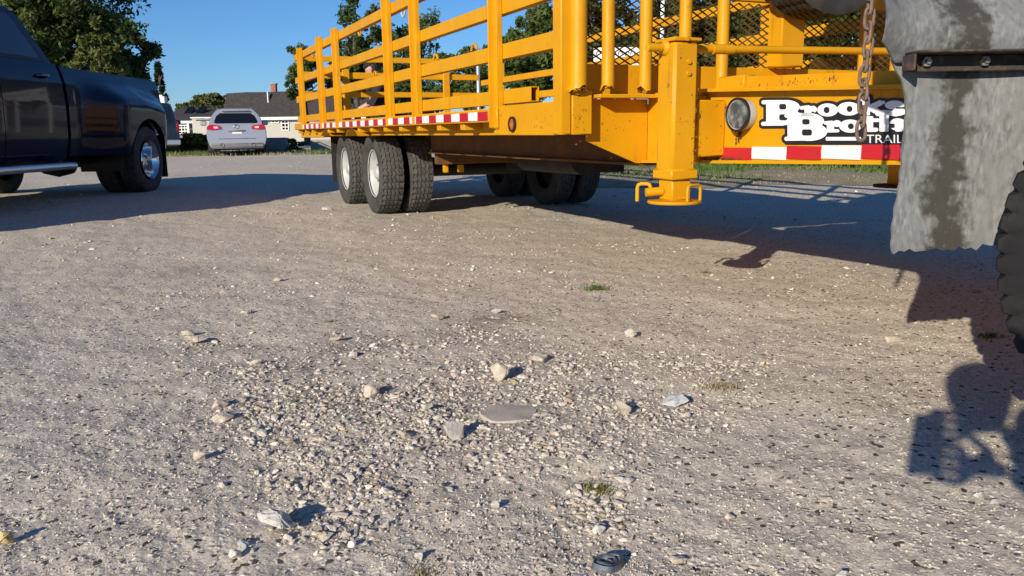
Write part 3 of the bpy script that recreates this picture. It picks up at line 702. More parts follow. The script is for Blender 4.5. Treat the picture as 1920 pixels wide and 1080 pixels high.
# rust and dirt flakes where the paint has gone
DIRT = simple('dried dirt', (.09, .055, .025), .95)
def flakes(name, n, plane, at, cen, spread, size, m, seed, parent=None, grav=0.):
    rng = np.random.default_rng(seed); V = []; F = []
    for _ in range(n):
        a, z = rng.normal(0, 1, 2); a = cen[0]+a*spread[0]; z = cen[1]+z*spread[1]-grav*abs(rng.normal()); r = size*math.exp(rng.normal(0, .5)); k = 6; o = len(V); ph = rng.uniform(0, 6)
        for q in range(k):
            t = 2*PI*q/k; rr = r*rng.uniform(.5, 1.2); da, dz = rr*math.cos(t+ph)*.8, rr*math.sin(t+ph)*1.25
            V.append(L(at, a+da, z+dz) if plane == 'p' else L(a+da, at, z+dz))
        F.append(tuple(range(o, o+k)))
    o = MB().add(V, F).build(name, m, parent or trailer, 0); o['kind'] = 'stuff'; return o
flakes('dirt_flakes', 130, 'p', 2.3215, (2.765, .765), (.009, .030), .0030, DIRT, 1)
flakes('dirt_flakes', 90, 'p', 2.317, (2.84, .648), (.05, .005), .0028, DIRT, 2)
flakes('dirt_flakes', 120, 'p', 2.3215, (2.35, .640), (.30, .004), .0028, DIRT, 3)
flakes('rust_flakes', 60, 'A', 2.8185, (2.160, .76), (.005, .11), .0022, RUSTY, 4, leg)
flakes('rust_flakes', 26, 'A', 2.8185, (2.11, .85), (.035, .15), .0016, RUSTY, 5, leg)
flakes('rust_flakes', 50, 'A', 3.4615, (2.17, .80), (.08, .07), .0022, RUSTY, 6)
flakes('rust_flakes', 60, 'A', 3.4705, (2.40, .955), (.28, .010), .0035, RUSTY, 7)
flakes('rust_flakes', 40, 'p', 1.8115, (3.60, .83), (.06, .05), .0022, RUSTY, 8)
flakes('rust_flakes', 45, 'p', 2.2695, (3.018, .70), (.014, .045), .0019, RUSTY, 9)
flakes('rust_flakes', 40, 'A', 3.3945, (1.91, .84), (.025, .06), .0030, RUSTY, 10)
flakes('rust_flakes', 70, 'p', 2.3995, (2.55, .955), (.15, .006), .0025, DIRT, 11)

# ------------------------------------------------------------------ truck corner at the right edge
truck = thing('truck', 'dark truck cut by the right edge, showing a lugged tyre and dusty grey mud flap', 'truck', (1.6, 1.9, 0))
def flap_mat():
    m, nt, p = newmat('dusty worn rubber'); p.inputs['Roughness'].default_value = .62
    c = mix(nt, ramp(nt, noise(nt, 60, 6, stretch=(1.5, 1, .6)), .34, .68), (.12, .125, .125), (.25, .255, .25))
    c = mix(nt, ramp(nt, noise(nt, 26, 5, stretch=(1, 1, .28)), .45, .68), c, (.18, .185, .185))
    sp = nt.nodes.new('ShaderNodeSeparateXYZ'); tc = nt.nodes.new('ShaderNodeTexCoord'); nt.links.new(tc.outputs['Object'], sp.inputs[0])
    def mm(op, a, b):
        n = nt.nodes.new('ShaderNodeMath'); n.operation = op
        for i, v in enumerate((a, b)):
            if isinstance(v, (int, float)): n.inputs[i].default_value = v
            else: nt.links.new(v, n.inputs[i])
        return n.outputs[0]
    # old dark oil stain running down the middle of the sheet
    cx = mm('ADD', -.508, mm('MULTIPLY', mm('SUBTRACT', noise(nt, 9, 5), .5), .22))
    d = mm('ABSOLUTE', mm('SUBTRACT', sp.outputs[0], cx), 0)
    d = mm('ADD', d, mm('MULTIPLY', mm('SUBTRACT', noise(nt, 45, 6), .5), .12))
    st = ramp(nt, d, .018, .062, (1, 1, 1, 1), (0, 0, 0, 1))
    c = mix(nt, st, c, (.05, .046, .038))
    c = mix(nt, ramp(nt, noise(nt, 130, 4), .70, .78), c, (.30, .30, .29))
    nt.links.new(c, p.inputs['Base Color']); bump(nt, p, noise(nt, 70, 6, stretch=(1, 1, .7)), .28, .004); return m
FLAP = flap_mat()
def sheet(name, left, bottom, top, x1, y, mat_, parent, nx=40, nz=60, curl=None, th=.009, off=(1.6, 1.9, 0)):
    V = []; F = []
    for j in range(nz+1):
        for i in range(nx+1):
            v = i/nx; t = j/nz
            z0 = None
            x_ = left(t)+(x1-left(t))*v; zb = bottom(x_); z = zb+(top(x_)-zb)*t
            V.append((x_-off[0], y+(curl(x_, z) if curl else 0)-off[1], z-off[2]))
    n1 = len(V)
    V += [(a, b+th, c) for a, b, c in V]; W = nx+1
    for j in range(nz):
        for i in range(nx):
            a = j*W+i; F.append((a, a+1, a+W+1, a+W)); F.append((a+n1, a+W+n1, a+W+1+n1, a+1+n1))
    for i in range(nx):
        F.append((i, i+n1, i+1+n1, i+1)); a = nz*W+i; F.append((a, a+1, a+1+n1, a+n1))
    for j in range(nz):
        a = j*W; F.append((a, a+W, a+W+n1, a+n1)); a = j*W+nx; F.append((a, a+n1, a+W+n1, a+W))
    return MB().add(V, F).build(name, mat_, parent, 60)
LZ = [.480, .485, .53, .61, .70, .775, .815, .86, .885, .915]; LX = [.950, .948, .952, .968, .971, .972, .970, .960, .942, .922]
def lx(t): z = .48+(.915-.48)*t; return float(np.interp(z, LZ, LX))+.0015*math.sin(z*160)
def fray(x): return .472+.0035*math.sin(x*190)+.003*math.sin(x*83+1)+(.012*max(0, 1-abs(x-1.20)/.016))+.006*float(sstep(1.14, 1.3, x))
sheet('mud_flap', lx, fray, lambda x: .938, 1.56, 2.0, FLAP, truck, curl=lambda x, z: -.030*max(0, (.60-z)/.13)**1.5*max(0, 1-(x-.95)/.25)+.012*math.sin((x-.95)*9))
UZ = [.93, .96, 1.02, 1.055, 1.25]; UX = [.930, .915, .888, .870, .862]
sheet('splash_guard', lambda t: float(np.interp(.935+.40*t, UZ, UX)), lambda x: .928, lambda x: 1.062+.10*float(sstep(.86, 1.2, x))+.02, 1.56, 1.985, FLAP, truck, nz=24, curl=lambda x, z: -.085*math.exp(-max(0, x-.87)/.075)*(z-.92)/.13-.030*math.sin(PI*min(1, max(0, (z-.93)/.16)))+.05*(1-math.cos(min(1, max(0, (z-.94)/.14))*1.5)))
def TB(*a, b=.003): return MB().box(a[0]-1.6, a[1]-1.6, a[2]-1.9, a[3]-1.9, a[4], a[5], b)
IRON = simple('rusty angle iron', (.05, .04, .034), .75, .2, (.15, .10, .07), 30, .5, .72, .6, 90)
br = TB(.945, 1.60, 1.970, 1.976, .906, .944).build('bracket', IRON, truck)
TB(.940, 1.60, 1.900, 1.976, .9445, .950).build('bracket_flange', IRON, truck)
TB(.938, .945, 1.915, 1.976, .906, .944).build('bracket_end', IRON, truck)
for x in (.990, 1.128, 1.30):
    MB().lathe([(.004, 0), (-.004, .012), (-.014, .012), (-.014, .006), (-.022, .006), (-.022, 0)], 6, 'y', (x-1.6, 1.970-1.9, .928)).build('bolt', simple('worn bolt', (.30, .28, .25), .5, .6) if x < 1 else bpy.data.materials['worn bolt'], br)
# lugged tyre
def big_tyre():
    ax = Vector((.60, .80, 0)).normalized(); c = Vector((1.590, 1.60, .512))
    Rt, ri, w = .515, .285, .27; P = tyre_profile(Rt, ri, w, 5, .016); m = len(P); n = 65*4
    def fr(k, i, a, r):
        if 5 <= i <= 7 or m-8 <= i <= m-6:
            if k % 4 == 0: r -= .014
            if i in (5, m-6) and k % 4: r += .004; a *= 1.02
        elif 7 < i < m-8 and k % 4 == 0 and r > Rt-.004: r -= .012
        return a, r
    mb = MB().lathe(P, n, 'y', (0, 0, 0), fr=fr)
    q = Vector((0, 1, 0)).rotation_difference(ax).to_matrix()
    mb.v = [tuple(q @ Vector(v)) for v in mb.v]
    hub = MB().lathe([(-.07, .0), (-.08, .09), (-.03, .12), (.02, .2), (-.09, .25), (-.11, .288), (-.10, .292), (.1, .288)], 40, 'y'); hub.v = [tuple(q @ Vector(v)) for v in hub.v]
    w_ = hub.build('wheel', BLACKM, truck, 30, loc=c-Vector((1.6, 1.9, 0)))
    mb.build('tyre', [simple('black lugged rubber', (.012, .012, .013), .8, 0, (.035, .034, .032), 9, .45, .8, .35, 90, spec=.25)]*2, w_, 28)
    MB().cyl(tuple(q @ Vector((0, 0, 0))), tuple(q @ Vector((0, 1.6, 0))), .07, 16).build('axle', BLACKM, w_)
big_tyre()
V = []; F = []
for i, t in enumerate(np.linspace(.1, PI*.62, 22)):
    for dy in (-.17, .2):
        for dr in (0, .02):
            d = Vector((math.cos(t)*.907, -math.cos(t)*.42, math.sin(t)))*(.69+dr)+Vector((.42, .907, 0))*dy
            V.append((-.025+d.x, -.30+d.y, .515+d.z))
for i in range(21):
    a = i*4; b = a+4; F += [(a, b, b+2, a+2), (a+1, a+3, b+3, b+1), (a, a+1, b+1, b), (a+2, b+2, b+3, a+3)]
MB().add(V, F).build('fender', BLACKM, truck, 50)
TB(1.62, 4.5, 2.15, 2.32, .95, 1.22, b=.01).build('frame_rail', BLACKM, truck)
TB(.845, 4.5, 2.01, 2.14, 1.135, 1.32, b=.01).build('shade_sill', BLACKM, truck)  # unseen truck-body box, added to throw shade on the lettering
# chain hanging in front of the lettering
ch = thing('hanging_chain', 'rusty steel chain hanging straight down in front of the white lettering', 'chain', (.885, 2.05, 1.180))
me = MB().tube([(math.copysign(.0115, math.cos(t))*abs(math.cos(t))**.9, 0, .0165*math.sin(t)+(.009 if math.sin(t) > 0 else -.009)*min(1, abs(math.sin(t))*2)) for t in np.linspace(0, 2*PI, 21)[:-1]], .0047, 8, closed=True).build('link', CHAIN, ch)
for k in range(13):
    o = me if k == 0 else me.copy()
    if k: COL.objects.link(o)
    o.location = (random.uniform(-.002, .002), random.uniform(-.002, .002), -.005-.0338*k); o.rotation_euler = (random.uniform(-.08, .08), random.uniform(-.1, .1), (PI/2 if k % 2 else 0)+random.uniform(-.2, .2)); o.scale = (.94, .94, .98)

# ------------------------------------------------------------------ stones one can point at
def rock_obj(name, px, py, w, h, label, base, dark, seed, sharp=16, flat=None, sink=.12, tall=None, loc=None):
    rng = np.random.default_rng(seed); g = gp(px, py+h*.42); d = g.y
    w *= 1.14; h *= 1.14; sx = w*d/1500/2; view = math.atan2(CAM_Z, d); sz = max(h*d/1500/math.cos(view)*.56 - sx*.45*math.sin(view)*.6, sx*.34)
    if flat: sz = sx*flat
    if tall: sz = sx*tall
    sy = sx*rng.uniform(.6, .8)
    bm = bmesh.new(); P = rng.normal(size=(sharp, 3)); P /= np.linalg.norm(P, axis=1)[:, None]; P *= rng.uniform(.82, 1.12, (sharp, 1))
    for p_ in P: bm.verts.new((p_[0]*sx, p_[1]*sy, p_[2]*sz))
    r = bmesh.ops.convex_hull(bm, input=bm.verts[:]); bmesh.ops.delete(bm, geom=[v for v in bm.verts if not v.link_faces], context='VERTS')
    bmesh.ops.bevel(bm, geom=bm.edges[:], offset=min(sx, sz)*.09, segments=1, affect='EDGES', profile=.6)
    bmesh.ops.triangulate(bm, faces=[f for f in bm.faces if len(f.verts) > 4])
    bmesh.ops.subdivide_edges(bm, edges=bm.edges[:], cuts=1, use_grid_fill=True)
    for v in bm.verts:
        q = v.co*(3.2/max(sx, .004)); v.co *= 1+.10*(random.random()-.5)+.10*math.sin(q.x*1.7+seed)*math.sin(q.y*2.1+q.z*1.3)
    me = bpy.data.meshes.new(name); bm.to_mesh(me); bm.free()
    m = stone_mat(name, False, base, dark, .9, 55); me.materials.append(m)
    o = bpy.data.objects.new(name, me); COL.objects.link(o)
    o.location = (g.x, g.y+sy*.5, gz(g.x, g.y+sy*.5)+sz*(1-sink*2)); o.rotation_euler = (rng.normal(0, .12), rng.normal(0, .12), rng.uniform(-.3, .3))
    return tag(o, label, 'stone', 'loose stones lying on the gravel')
TAN = ((.58, .51, .41), (.36, .31, .25)); WHT = ((.66, .63, .57), (.36, .335, .30)); BLU = ((.56, .575, .57), (.33, .35, .37)); GRY = ((.46, .43, .39), (.34, .31, .28)); YLW = ((.58, .46, .22), (.40, .31, .15)); DRK = ((.20, .18, .16), (.12, .11, .10))
ROCKS = [
 (937, 692, 36, 40, 'tall pointed pale stone standing upright among the loose gravel', TAN, {'tall': 1.25}),
 (853, 801, 44, 36, 'blocky brown stone just left of the smooth flat grey slab', GRY, {}),
 (1167, 756, 38, 34, 'angular tan stone with a dark shadow left of the long blue-white stone', TAN, {'tall': .85}),
 (1265, 739, 64, 26, 'long flat blue-white stone, palest and longest at the right of the gravel patch', BLU, {'flat': .36}),
 (694, 729, 34, 24, 'rounded tan stone on the top rim of the gravel patch', TAN, {}),
 (406, 757, 38, 20, 'upper of the two tan stones at the left end of the gravel patch', TAN, {}),
 (416, 782, 42, 20, 'lower of the two tan stones at the left end of the gravel patch', TAN, {}),
 (516, 981, 70, 40, 'big white wedge-shaped layered stone near the bottom edge', WHT, {'tall': .62}),
 (440, 1037, 30, 32, 'round white stone touching a small blue-grey one near the bottom', WHT, {'tall': .8}),
 (453, 1022, 26, 14, 'small blue-grey stone behind the round white one', BLU, {}),
 (1127, 982, 24, 20, 'small cube-like white stone below the yellowing grass tuft', WHT, {'tall': .8}),
 (784, 1035, 22, 16, 'small pale stone at the bottom with a long black shadow', WHT, {'tall': .8}),
 (365, 633, 42, 15, 'flat cream stone lying in front of a smaller stone at left', TAN, {'flat': .4}),
 (350, 620, 28, 13, 'small broken stone just behind the flat cream one at left', TAN, {}),
 (757, 811, 36, 17, 'low brownish stone between the gravel patch and the bottom edge', TAN, {'flat': .45}),
 (497, 842, 17, 18, 'little upright grey stone below the loose gravel patch', GRY, {'tall': .9}),
 (480, 679, 28, 13, 'tan stone in the line of pebbles left of centre', TAN, {}),
 (797, 758, 30, 15, 'pale crumbly stone half buried in the middle of the gravel patch', WHT, {}),
 (1012, 669, 40, 16, 'flat pale slab stone to the right of the tall pointed stone', TAN, {'flat': .4}),
 (1184, 624, 26, 18, 'lone light stone on bare ground right of centre', TAN, {}),
 (930, 580, 22, 9, 'small flat white stone beside the dark stain', WHT, {'flat': .4}),
 (630, 631, 26, 12, 'small buried stone with a dark hollow beside it', TAN, {}),
 (463, 582, 26, 8, 'thin brown stone lying like a stick on the bare ground', GRY, {'flat': .35}),
 (440, 606, 10, 9, 'tiny round cream pebble alone on the smooth ground', TAN, {'tall': .9}),
 (374, 858, 28, 16, 'three-cornered tan stone at lower left of the patch', TAN, {}),
 (664, 661, 24, 9, 'chalky white fragment above the gravel patch', WHT, {}),
 (1678, 635, 34, 12, 'flat pale stone in front of the mud flap shadow', TAN, {'flat': .4}),
 (929, 941, 20, 15, 'small bright stone left of the yellowing tuft', WHT, {}),
 (820, 592, 30, 9, 'low buried stone left of the dark stain', TAN, {'flat': .35}),
 (1110, 931, 24, 14, 'flat cream stone at the foot of the yellowing tuft', TAN, {}),
 (1140, 943, 14, 14, 'small white pebble right below the yellowing tuft', WHT, {'tall': .9}),
 (520, 520, 20, 7, 'small stone far out on the bare ground at left', TAN, {'flat': .4}),
 (612, 394, 22, 7, 'crumbled white lump in front of the rear trailer tyre', WHT, {'flat': .4}),
 (158, 766, 18, 8, 'flat grey pebble on the smooth dirt at far left', GRY, {}),
 (12, 1012, 36, 26, 'yellowish clod cut by the left edge of the picture', YLW, {'tall': .7}),
 (592, 990, 28, 10, 'flat reddish sliver beside the big white wedge stone', TAN, {'flat': .35}),
 (1272, 1037, 38, 20, 'half buried tan slab right of the flattened disc', TAN, {'flat': .35}),
 (1370, 960, 22, 13, 'rounded half buried pebble among black specks at lower right', TAN, {}),
 (1834, 930, 16, 10, 'white pebble just below the photographer shadow', WHT, {}),
 (1868, 945, 24, 8, 'flat white chip at the right edge below the shadow', WHT, {'flat': .35}),
 (1550, 932, 22, 10, 'pale flat pebble in the speckled ground at lower right', TAN, {}),
 (1330, 800, 16, 10, 'small buff pebble under the long blue-white stone', TAN, {}),
 (1580, 1075, 30, 14, 'pale stone cut by the bottom edge of the picture', WHT, {}),
 (820, 780, 18, 12, 'small white angular stone above the brown blocky one', WHT, {}),
 (650, 1000, 18, 8, 'thin pale chip right of the big white wedge stone', TAN, {'flat': .4}),
 (1290, 770, 14, 9, 'cream pebble tucked below the long blue-white stone', TAN, {}),
]
for i, (px, py, w, h, lab, (b_, d_), kw) in enumerate(ROCKS): rock_obj('stone', px, py, w, h, lab, b_, d_, 100+i, **kw)
# smooth slab set flush in the dirt
g = gp(952, 768); V = [(0, 0, .010)]+[(.080*math.cos(t)*(1+.1*math.sin(3*t)), .075*math.sin(t)*(1+.08*math.cos(2*t)), .006+.002*math.sin(4*t)) for t in np.linspace(0, 2*PI, 29)[:-1]]
V += [(x*1.1, y*1.1, -.015) for x, y, z in V[1:]]
F = [(0, 1+k, 1+(k+1) % 28) for k in range(28)]+[(1+k, 29+k, 29+(k+1) % 28, 1+(k+1) % 28) for k in range(28)]
slab = MB().add(V, F).build('slab', stone_mat('smooth grey slab', False, (.47, .415, .355), (.37, .33, .285), .5, 160), loc=(g.x, g.y, gz(g.x, g.y)-.001)); tag(slab, 'smooth flat grey stone slab set flush in the dirt beside the gravel', 'stone')
# crushed disc at the bottom edge
g = gp(1140, 1052)
disc = thing('flattened_disc', 'flattened blue-grey disc with swirling ridges lying at the bottom edge', 'scrap', (g.x, g.y, gz(g.x, g.y)+.004), .2)
DISC = simple('dull blue grey metal', (.14, .165, .20), .55, .4, (.07, .08, .10), 40, .4, .65, .5, 120)
def oval(rx, ry, z, wob): return [(rx*math.cos(t)*(1+wob*math.sin(2*t+.6)), ry*math.sin(t)*(1+wob*math.cos(3*t)), z+.002*math.sin(2*t)) for t in np.linspace(0, 2*PI, 41)[:-1]]
V = [(0, 0, .004)]; F = []; rings = [(.006, .006), (.012, .003), (.016, .007), (.020, .003), (.024, .006), (.027, .008), (.029, .003), (.030, -.004)]
for r_, z in rings: V += oval(r_, r_*.86, z, .10)
F += [(0, 1+k, 1+(k+1) % 40) for k in range(40)]
for i in range(len(rings)-1): F += [(1+i*40+k, 1+(i+1)*40+k, 1+(i+1)*40+(k+1) % 40, 1+i*40+(k+1) % 40) for k in range(40)]
MB().add(V, F).build('crushed_plate', DISC, disc, 60)
for rx, z, dx in ((.021, .0075, .002), (.014, .008, -.004), (.007, .0085, .006)): MB().tube([(x+dx, y, zz) for x, y, zz in oval(rx, rx*.8, z, .16)], .0014, 6, closed=True).build('ridge', DISC, disc)

# ------------------------------------------------------------------ grass tufts on the yard
def blades(n, spread, hmin, hmax, w, seed, lean=.6, flat=1.):
    rng = np.random.default_rng(seed); a = rng.uniform(0, 2*PI, n); r = np.abs(rng.normal(0, .5, n))*spread
    bx, by = r*np.cos(a), r*np.sin(a)*flat; h = rng.uniform(hmin, hmax, n); la = rng.uniform(0, 2*PI, n); ln = rng.uniform(.2, 1, n)*lean
    V = np.zeros((n, 5, 3)); dx, dy = np.cos(la), np.sin(la); px_, py_ = -dy*w/2, dx*w/2
    for k, (t, ww) in enumerate(((0, 1), (0, -1), (.6, .8), (.6, -.8), (1, 0))):
        off = ln*h*(t**1.6); V[:, k, 0] = bx+dx*off+px_*ww; V[:, k, 1] = by+dy*off+py_*ww; V[:, k, 2] = h*t*np.sqrt(np.maximum(0, 1-(ln*.7*t)**2))
    o = (np.arange(n)*5)[:, None]; F = np.concatenate([np.array([[0, 1, 3]])+o, np.array([[0, 3, 2]])+o, np.array([[2, 3, 4]])+o])
    return V.reshape(-1, 3), F, np.repeat(rng.random((n, 1)), 5, 0)*np.ones(3)
def tuft(px, py, n, spread, h, m, label, seed, flat=.8):
    g = gp(px, py); V, F, t = blades(n, spread, h*.35, h, .0035, seed, 1.1, flat); V = V+np.array([g.x, g.y, gz(g.x, g.y)-.004])
    V = V-np.array([g.x, g.y, 0]); o = raw_mesh('grass_tuft', V, F, m, tint=t, smooth=False); o.location = (g.x, g.y, 0)
    tag(o, label, 'grass', 'small grass tufts in the gravel')
tuft(1118, 537, 260, .10, .035, GRASS, 'green grass tuft, largest out on the open gravel', 1)
tuft(1323, 508, 90, .06, .02, GRASS, 'small green tuft nearest the trailer shadow', 2)
tuft(626, 600, 110, .06, .015, GRASS, 'thin green tuft lying flat left of centre', 3, .4)
tuft(1356, 722, 320, .08, .022, STRAW, 'dry brown tuft right of the long blue-white stone', 4)
YGR = leaf_mat('yellowing grass', (.16, .15, .045), (.30, .28, .11))
tuft(1128, 910, 260, .055, .018, YGR, 'yellowing tuft above the small white stones at the bottom', 5)
tuft(1238, 606, 90, .05, .018, STRAW, 'faint straw tuft behind the lone light stone', 6)
tuft(790, 1066, 160, .035, .016, STRAW, 'dry tuft at the bottom edge below the pale stone', 7)
tuft(1862, 632, 120, .06, .03, GRASS, 'dark green tuft at the foot of the truck tyre', 8)
tuft(1322, 1072, 40, .02, .012, STRAW, 'wisp of straw at the bottom edge right of the disc', 9)
tuft(436, 550, 60, .05, .012, STRAW, 'faint straw wisp on the bare ground at left', 10)
tuft(20, 692, 90, .06, .012, STRAW, 'pale straw tuft at the left edge', 11)

# ------------------------------------------------------------------ dually pickup in the shade
PX0, PY0, PZ0 = -5.75, 8.3, .075
pk = thing('pickup_truck', 'dark navy crew cab pickup with flared rear fender over dual wheels at left', 'pickup', (PX0, PY0, PZ0))
def PK(x, y, z): return (x-PX0, y-PY0, z)
Yf, Yr, Yc, Yb = 5.35, 11.2, 8.80, 8.86        # nose, tail, cab back, bed front (world y)
WR, WF = 10.30, 6.05
def side_x(y, z, bed):
    x = float(np.interp(z, [.42, .55, .72, 1.05, 1.28, 1.40, 1.47], [.905, .955, .985, .998, .985, .955, .925]))
    if bed:
        w = float(sstep(8.98, 9.80, y)*(1-sstep(10.75, 11.18, y)*.7)); top = 1.38-.16*max(0, (y-10.2))**1.3
        h = float(1-sstep(top-.30, top, z)); x += .225*w*h
    else:
        x -= .10*float(sstep(6.3, 5.35, y))**2
    return x
def body_side(y0, y1, z0, z1f, bed, sx, arch, name, m, parent, st=.035, notch=None):
    ny = int((y1-y0)/st); nz = 26; V = []; F = []; ok = []
    for j in range(nz+1):
        for i in range(ny+1):
            y = y0+(y1-y0)*i/ny; zt = z1f(y); z = z0+(zt-z0)*j/nz; inside = False
            if arch:
                dy, dz = y-arch[0], z-arch[1]; d = math.hypot(dy, dz); inside = d < arch[2]
                if inside and d > arch[2]-.055: y, z = arch[0]+dy/d*arch[2], arch[1]+dz/d*arch[2]; inside = False
            ok.append(not inside); V.append(PK(PX0+sx*side_x(y, z, bed), y, PZ0*0+z))
    W = ny+1
    for j in range(nz):
        for i in range(ny):
            q = (j*W+i, j*W+i+1, j*W+W+i+1, j*W+W+i)
            if all(ok[k] for k in q): F.append(q)
    # wheel-arch lip returns inward
    return V, F
def zl(z): return z
lipf = {}
def side_obj(name, y0, y1, z0, z1f, bed, sx, arch, m=NAVY):
    V, F = body_side(y0, y1, z0, z1f, bed, sx, arch, name, m, pk)
    bm = bmesh.new(); bv = [bm.verts.new(v) for v in V]
    for f in F: bm.faces.new([bv[i] for i in f])
    bmesh.ops.delete(bm, geom=[v for v in bm.verts if not v.link_faces], context='VERTS')
    be = [e for e in bm.edges if e.is_boundary]; r = bmesh.ops.extrude_edge_only(bm, edges=be)
    for v in [g for g in r['geom'] if isinstance(g, bmesh.types.BMVert)]: v.co.x -= sx*.07
    bmesh.ops.recalc_face_normals(bm, faces=bm.faces[:])
    me = bpy.data.meshes.new(name); bm.to_mesh(me); bm.free(); me.materials.append(m)
    me.polygons.foreach_set('use_smooth', [True]*len(me.polygons)); me.set_sharp_from_angle(angle=R(38))
    o = bpy.data.objects.new(name, me); COL.objects.link(o); o.parent = pk; return o
bedtop = lambda y: 1.455-.01*(y-8.8)
for sx in (1, -1):
    side_obj('bed_side', Yb, Yr, .50, bedtop, True, sx, (WR, .42, .50))
    side_obj('rear_door', 7.72, Yc, .47, lambda y: 1.47, False, sx, None)
    side_obj('front_door', 6.72, 7.708, .47, lambda y: 1.47, False, sx, None)
    side_obj('front_fender', Yf, 6.708, .47, lambda y: 1.40 if y > 5.6 else 1.25, False, sx, (WF, .42, .48))
m = MB(); bx = lambda *a, b=.01: m.box(a[0], a[1], a[2]-PY0, a[3]-PY0, a[4], a[5], b)
bx(-.90, .90, Yb+.02, Yr-.03, .62, .80); bx(-.92, -.84, Yb, Yr-.02, .8, 1.452); bx(.84, .92, Yb, Yr-.02, .8, 1.452); bx(-.9, .9, Yb, Yb+.06, .8, 1.44)
m.build('bed_floor', BLACKPL, pk)
m = MB(); bx(-.88, .88, Yr-.03, Yr+.02, .62, 1.43, b=.02); m.build('tailgate', NAVY, pk)
m = MB(); bx(-.90, .90, Yr+.0, Yr+.16, .47, .64, b=.03); m.build('rear_bumper', CHROME, pk)
m = MB(); bx(-.90, .90, 6.0, Yc, .42, .60); bx(-.5, .5, 5.6, 10.9, .45, .58); m.build('chassis', BLACKM, pk)
m = MB(); bx(-.80, .80, Yf+.05, 6.75, .6, 1.38, b=.06); m.build('hood', NAVY, pk)
m = MB(); bx(-.92, .92, Yf-.12, Yf+.1, .45, .85, b=.05); bx(-.88, .88, Yf-.02, Yf+.1, .85, 1.30, b=.04); m.build('front_bumper', CHROME, pk)
# cab above the belt line
def cab_ring(z):
    t = (z-1.46)/(2.03-1.46); hw = .925-.155*t-.05*max(0, t-.85)/.15
    yr = Yc-.02-.40*t**1.1-.08*max(0, t-.8)/.2; yf = 6.35+.95*t
    return hw, yf, yr
V = []; F = []; zs_ = [1.46, 1.52, 1.6, 1.7, 1.8, 1.88, 1.94, 1.99, 2.02, 2.035]
for z in zs_:
    hw, yf, yr = cab_ring(z)
    if z > 2.01: hw -= .12; yf += .15; yr -= .10
    V += [PK(PX0-hw, yf+.08, z), PK(PX0-hw*.86, yf, z), PK(PX0+hw*.86, yf, z), PK(PX0+hw, yf+.08, z), PK(PX0+hw, yr-.03, z), PK(PX0+hw*.95, yr, z), PK(PX0-hw*.95, yr, z), PK(PX0-hw, yr-.03, z)]
for i in range(len(zs_)-1): F += [(i*8+k, i*8+(k+1) % 8, i*8+8+(k+1) % 8, i*8+8+k) for k in range(8)]
F.append(tuple(range((len(zs_)-1)*8, len(zs_)*8)))
cab = MB().add(V, F).build('cab', NAVY, pk, 35)
def win(name, pts, sx, m, off, parent):
    V = []
    for y, z in pts:
        hw, _, _ = cab_ring(z); V.append(PK(PX0+sx*(hw+off), y, z))
    V += [(x-sx*.01, y, z) for x, y, z in V]; n = len(pts)
    return MB().add(V, [tuple(range(n)), tuple(range(2*n-1, n-1, -1))]+[(i, i+n, (i+1) % n+n, (i+1) % n) for i in range(n)]).build(name, m, parent, 30)
for sx in (1, -1):
    f_ = win('window_frame', [(7.78, 1.475), (8.62, 1.475), (8.60, 1.54), (8.37, 1.885), (8.28, 1.94), (7.78, 1.955)], sx, BLACKPL, .004, pk)
    win('rear_window_glass', [(7.82, 1.505), (8.54, 1.505), (8.52, 1.56), (8.31, 1.875), (8.25, 1.91), (7.82, 1.92)], sx, GLASSK, .008, f_)
    f_ = win('window_frame', [(6.85, 1.475), (7.68, 1.475), (7.68, 1.955), (7.30, 1.95)], sx, BLACKPL, .004, pk)
    win('front_window_glass', [(6.95, 1.505), (7.64, 1.505), (7.64, 1.92), (7.34, 1.915)], sx, GLASSK, .008, f_)
    for y in (8.42, 7.40):
        h_ = MB().tube([PK(PX0+sx*.975, y-.06, 1.325), PK(PX0+sx*1.012, y-.045, 1.33), PK(PX0+sx*1.012, y+.085, 1.33), PK(PX0+sx*.975, y+.10, 1.325)], .016, 10).build('door_handle', BLACKP, pk)
    m = MB(); m.tube([PK(PX0+sx*1.04, 6.6, .405), PK(PX0+sx*1.06, 6.75, .41), PK(PX0+sx*1.06, 8.60, .41), PK(PX0+sx*1.04, 8.75, .405)], .038, 14).build('running_board', ALU, pk)
    for y in (6.9, 7.7, 8.5): MB().box(sx*.85, sx*1.04, y-PY0-.03, y-PY0+.03, .39, .46, .006).build('step_bracket', BLACKM, pk)
    tl = MB().box(sx*.86, sx*.945, Yr-.09-PY0, Yr+.028-PY0, 1.00, 1.36, .025).build('tail_light', LENS_R, pk)
    MB().box(sx*.80, sx*1.17, WR+.50-PY0, WR+.512-PY0, .17, .72, .004).build('mud_flap', BLACKPL, pk)
    MB().lathe([(-.02, .46), (.10, .46), (.12, .50), (-.05, .54), (-.3, .54), (-.3, .46)], 40, c=(sx*.78, WR-PY0, .42)).build('wheel_well', BLACKPL, pk) if False else None
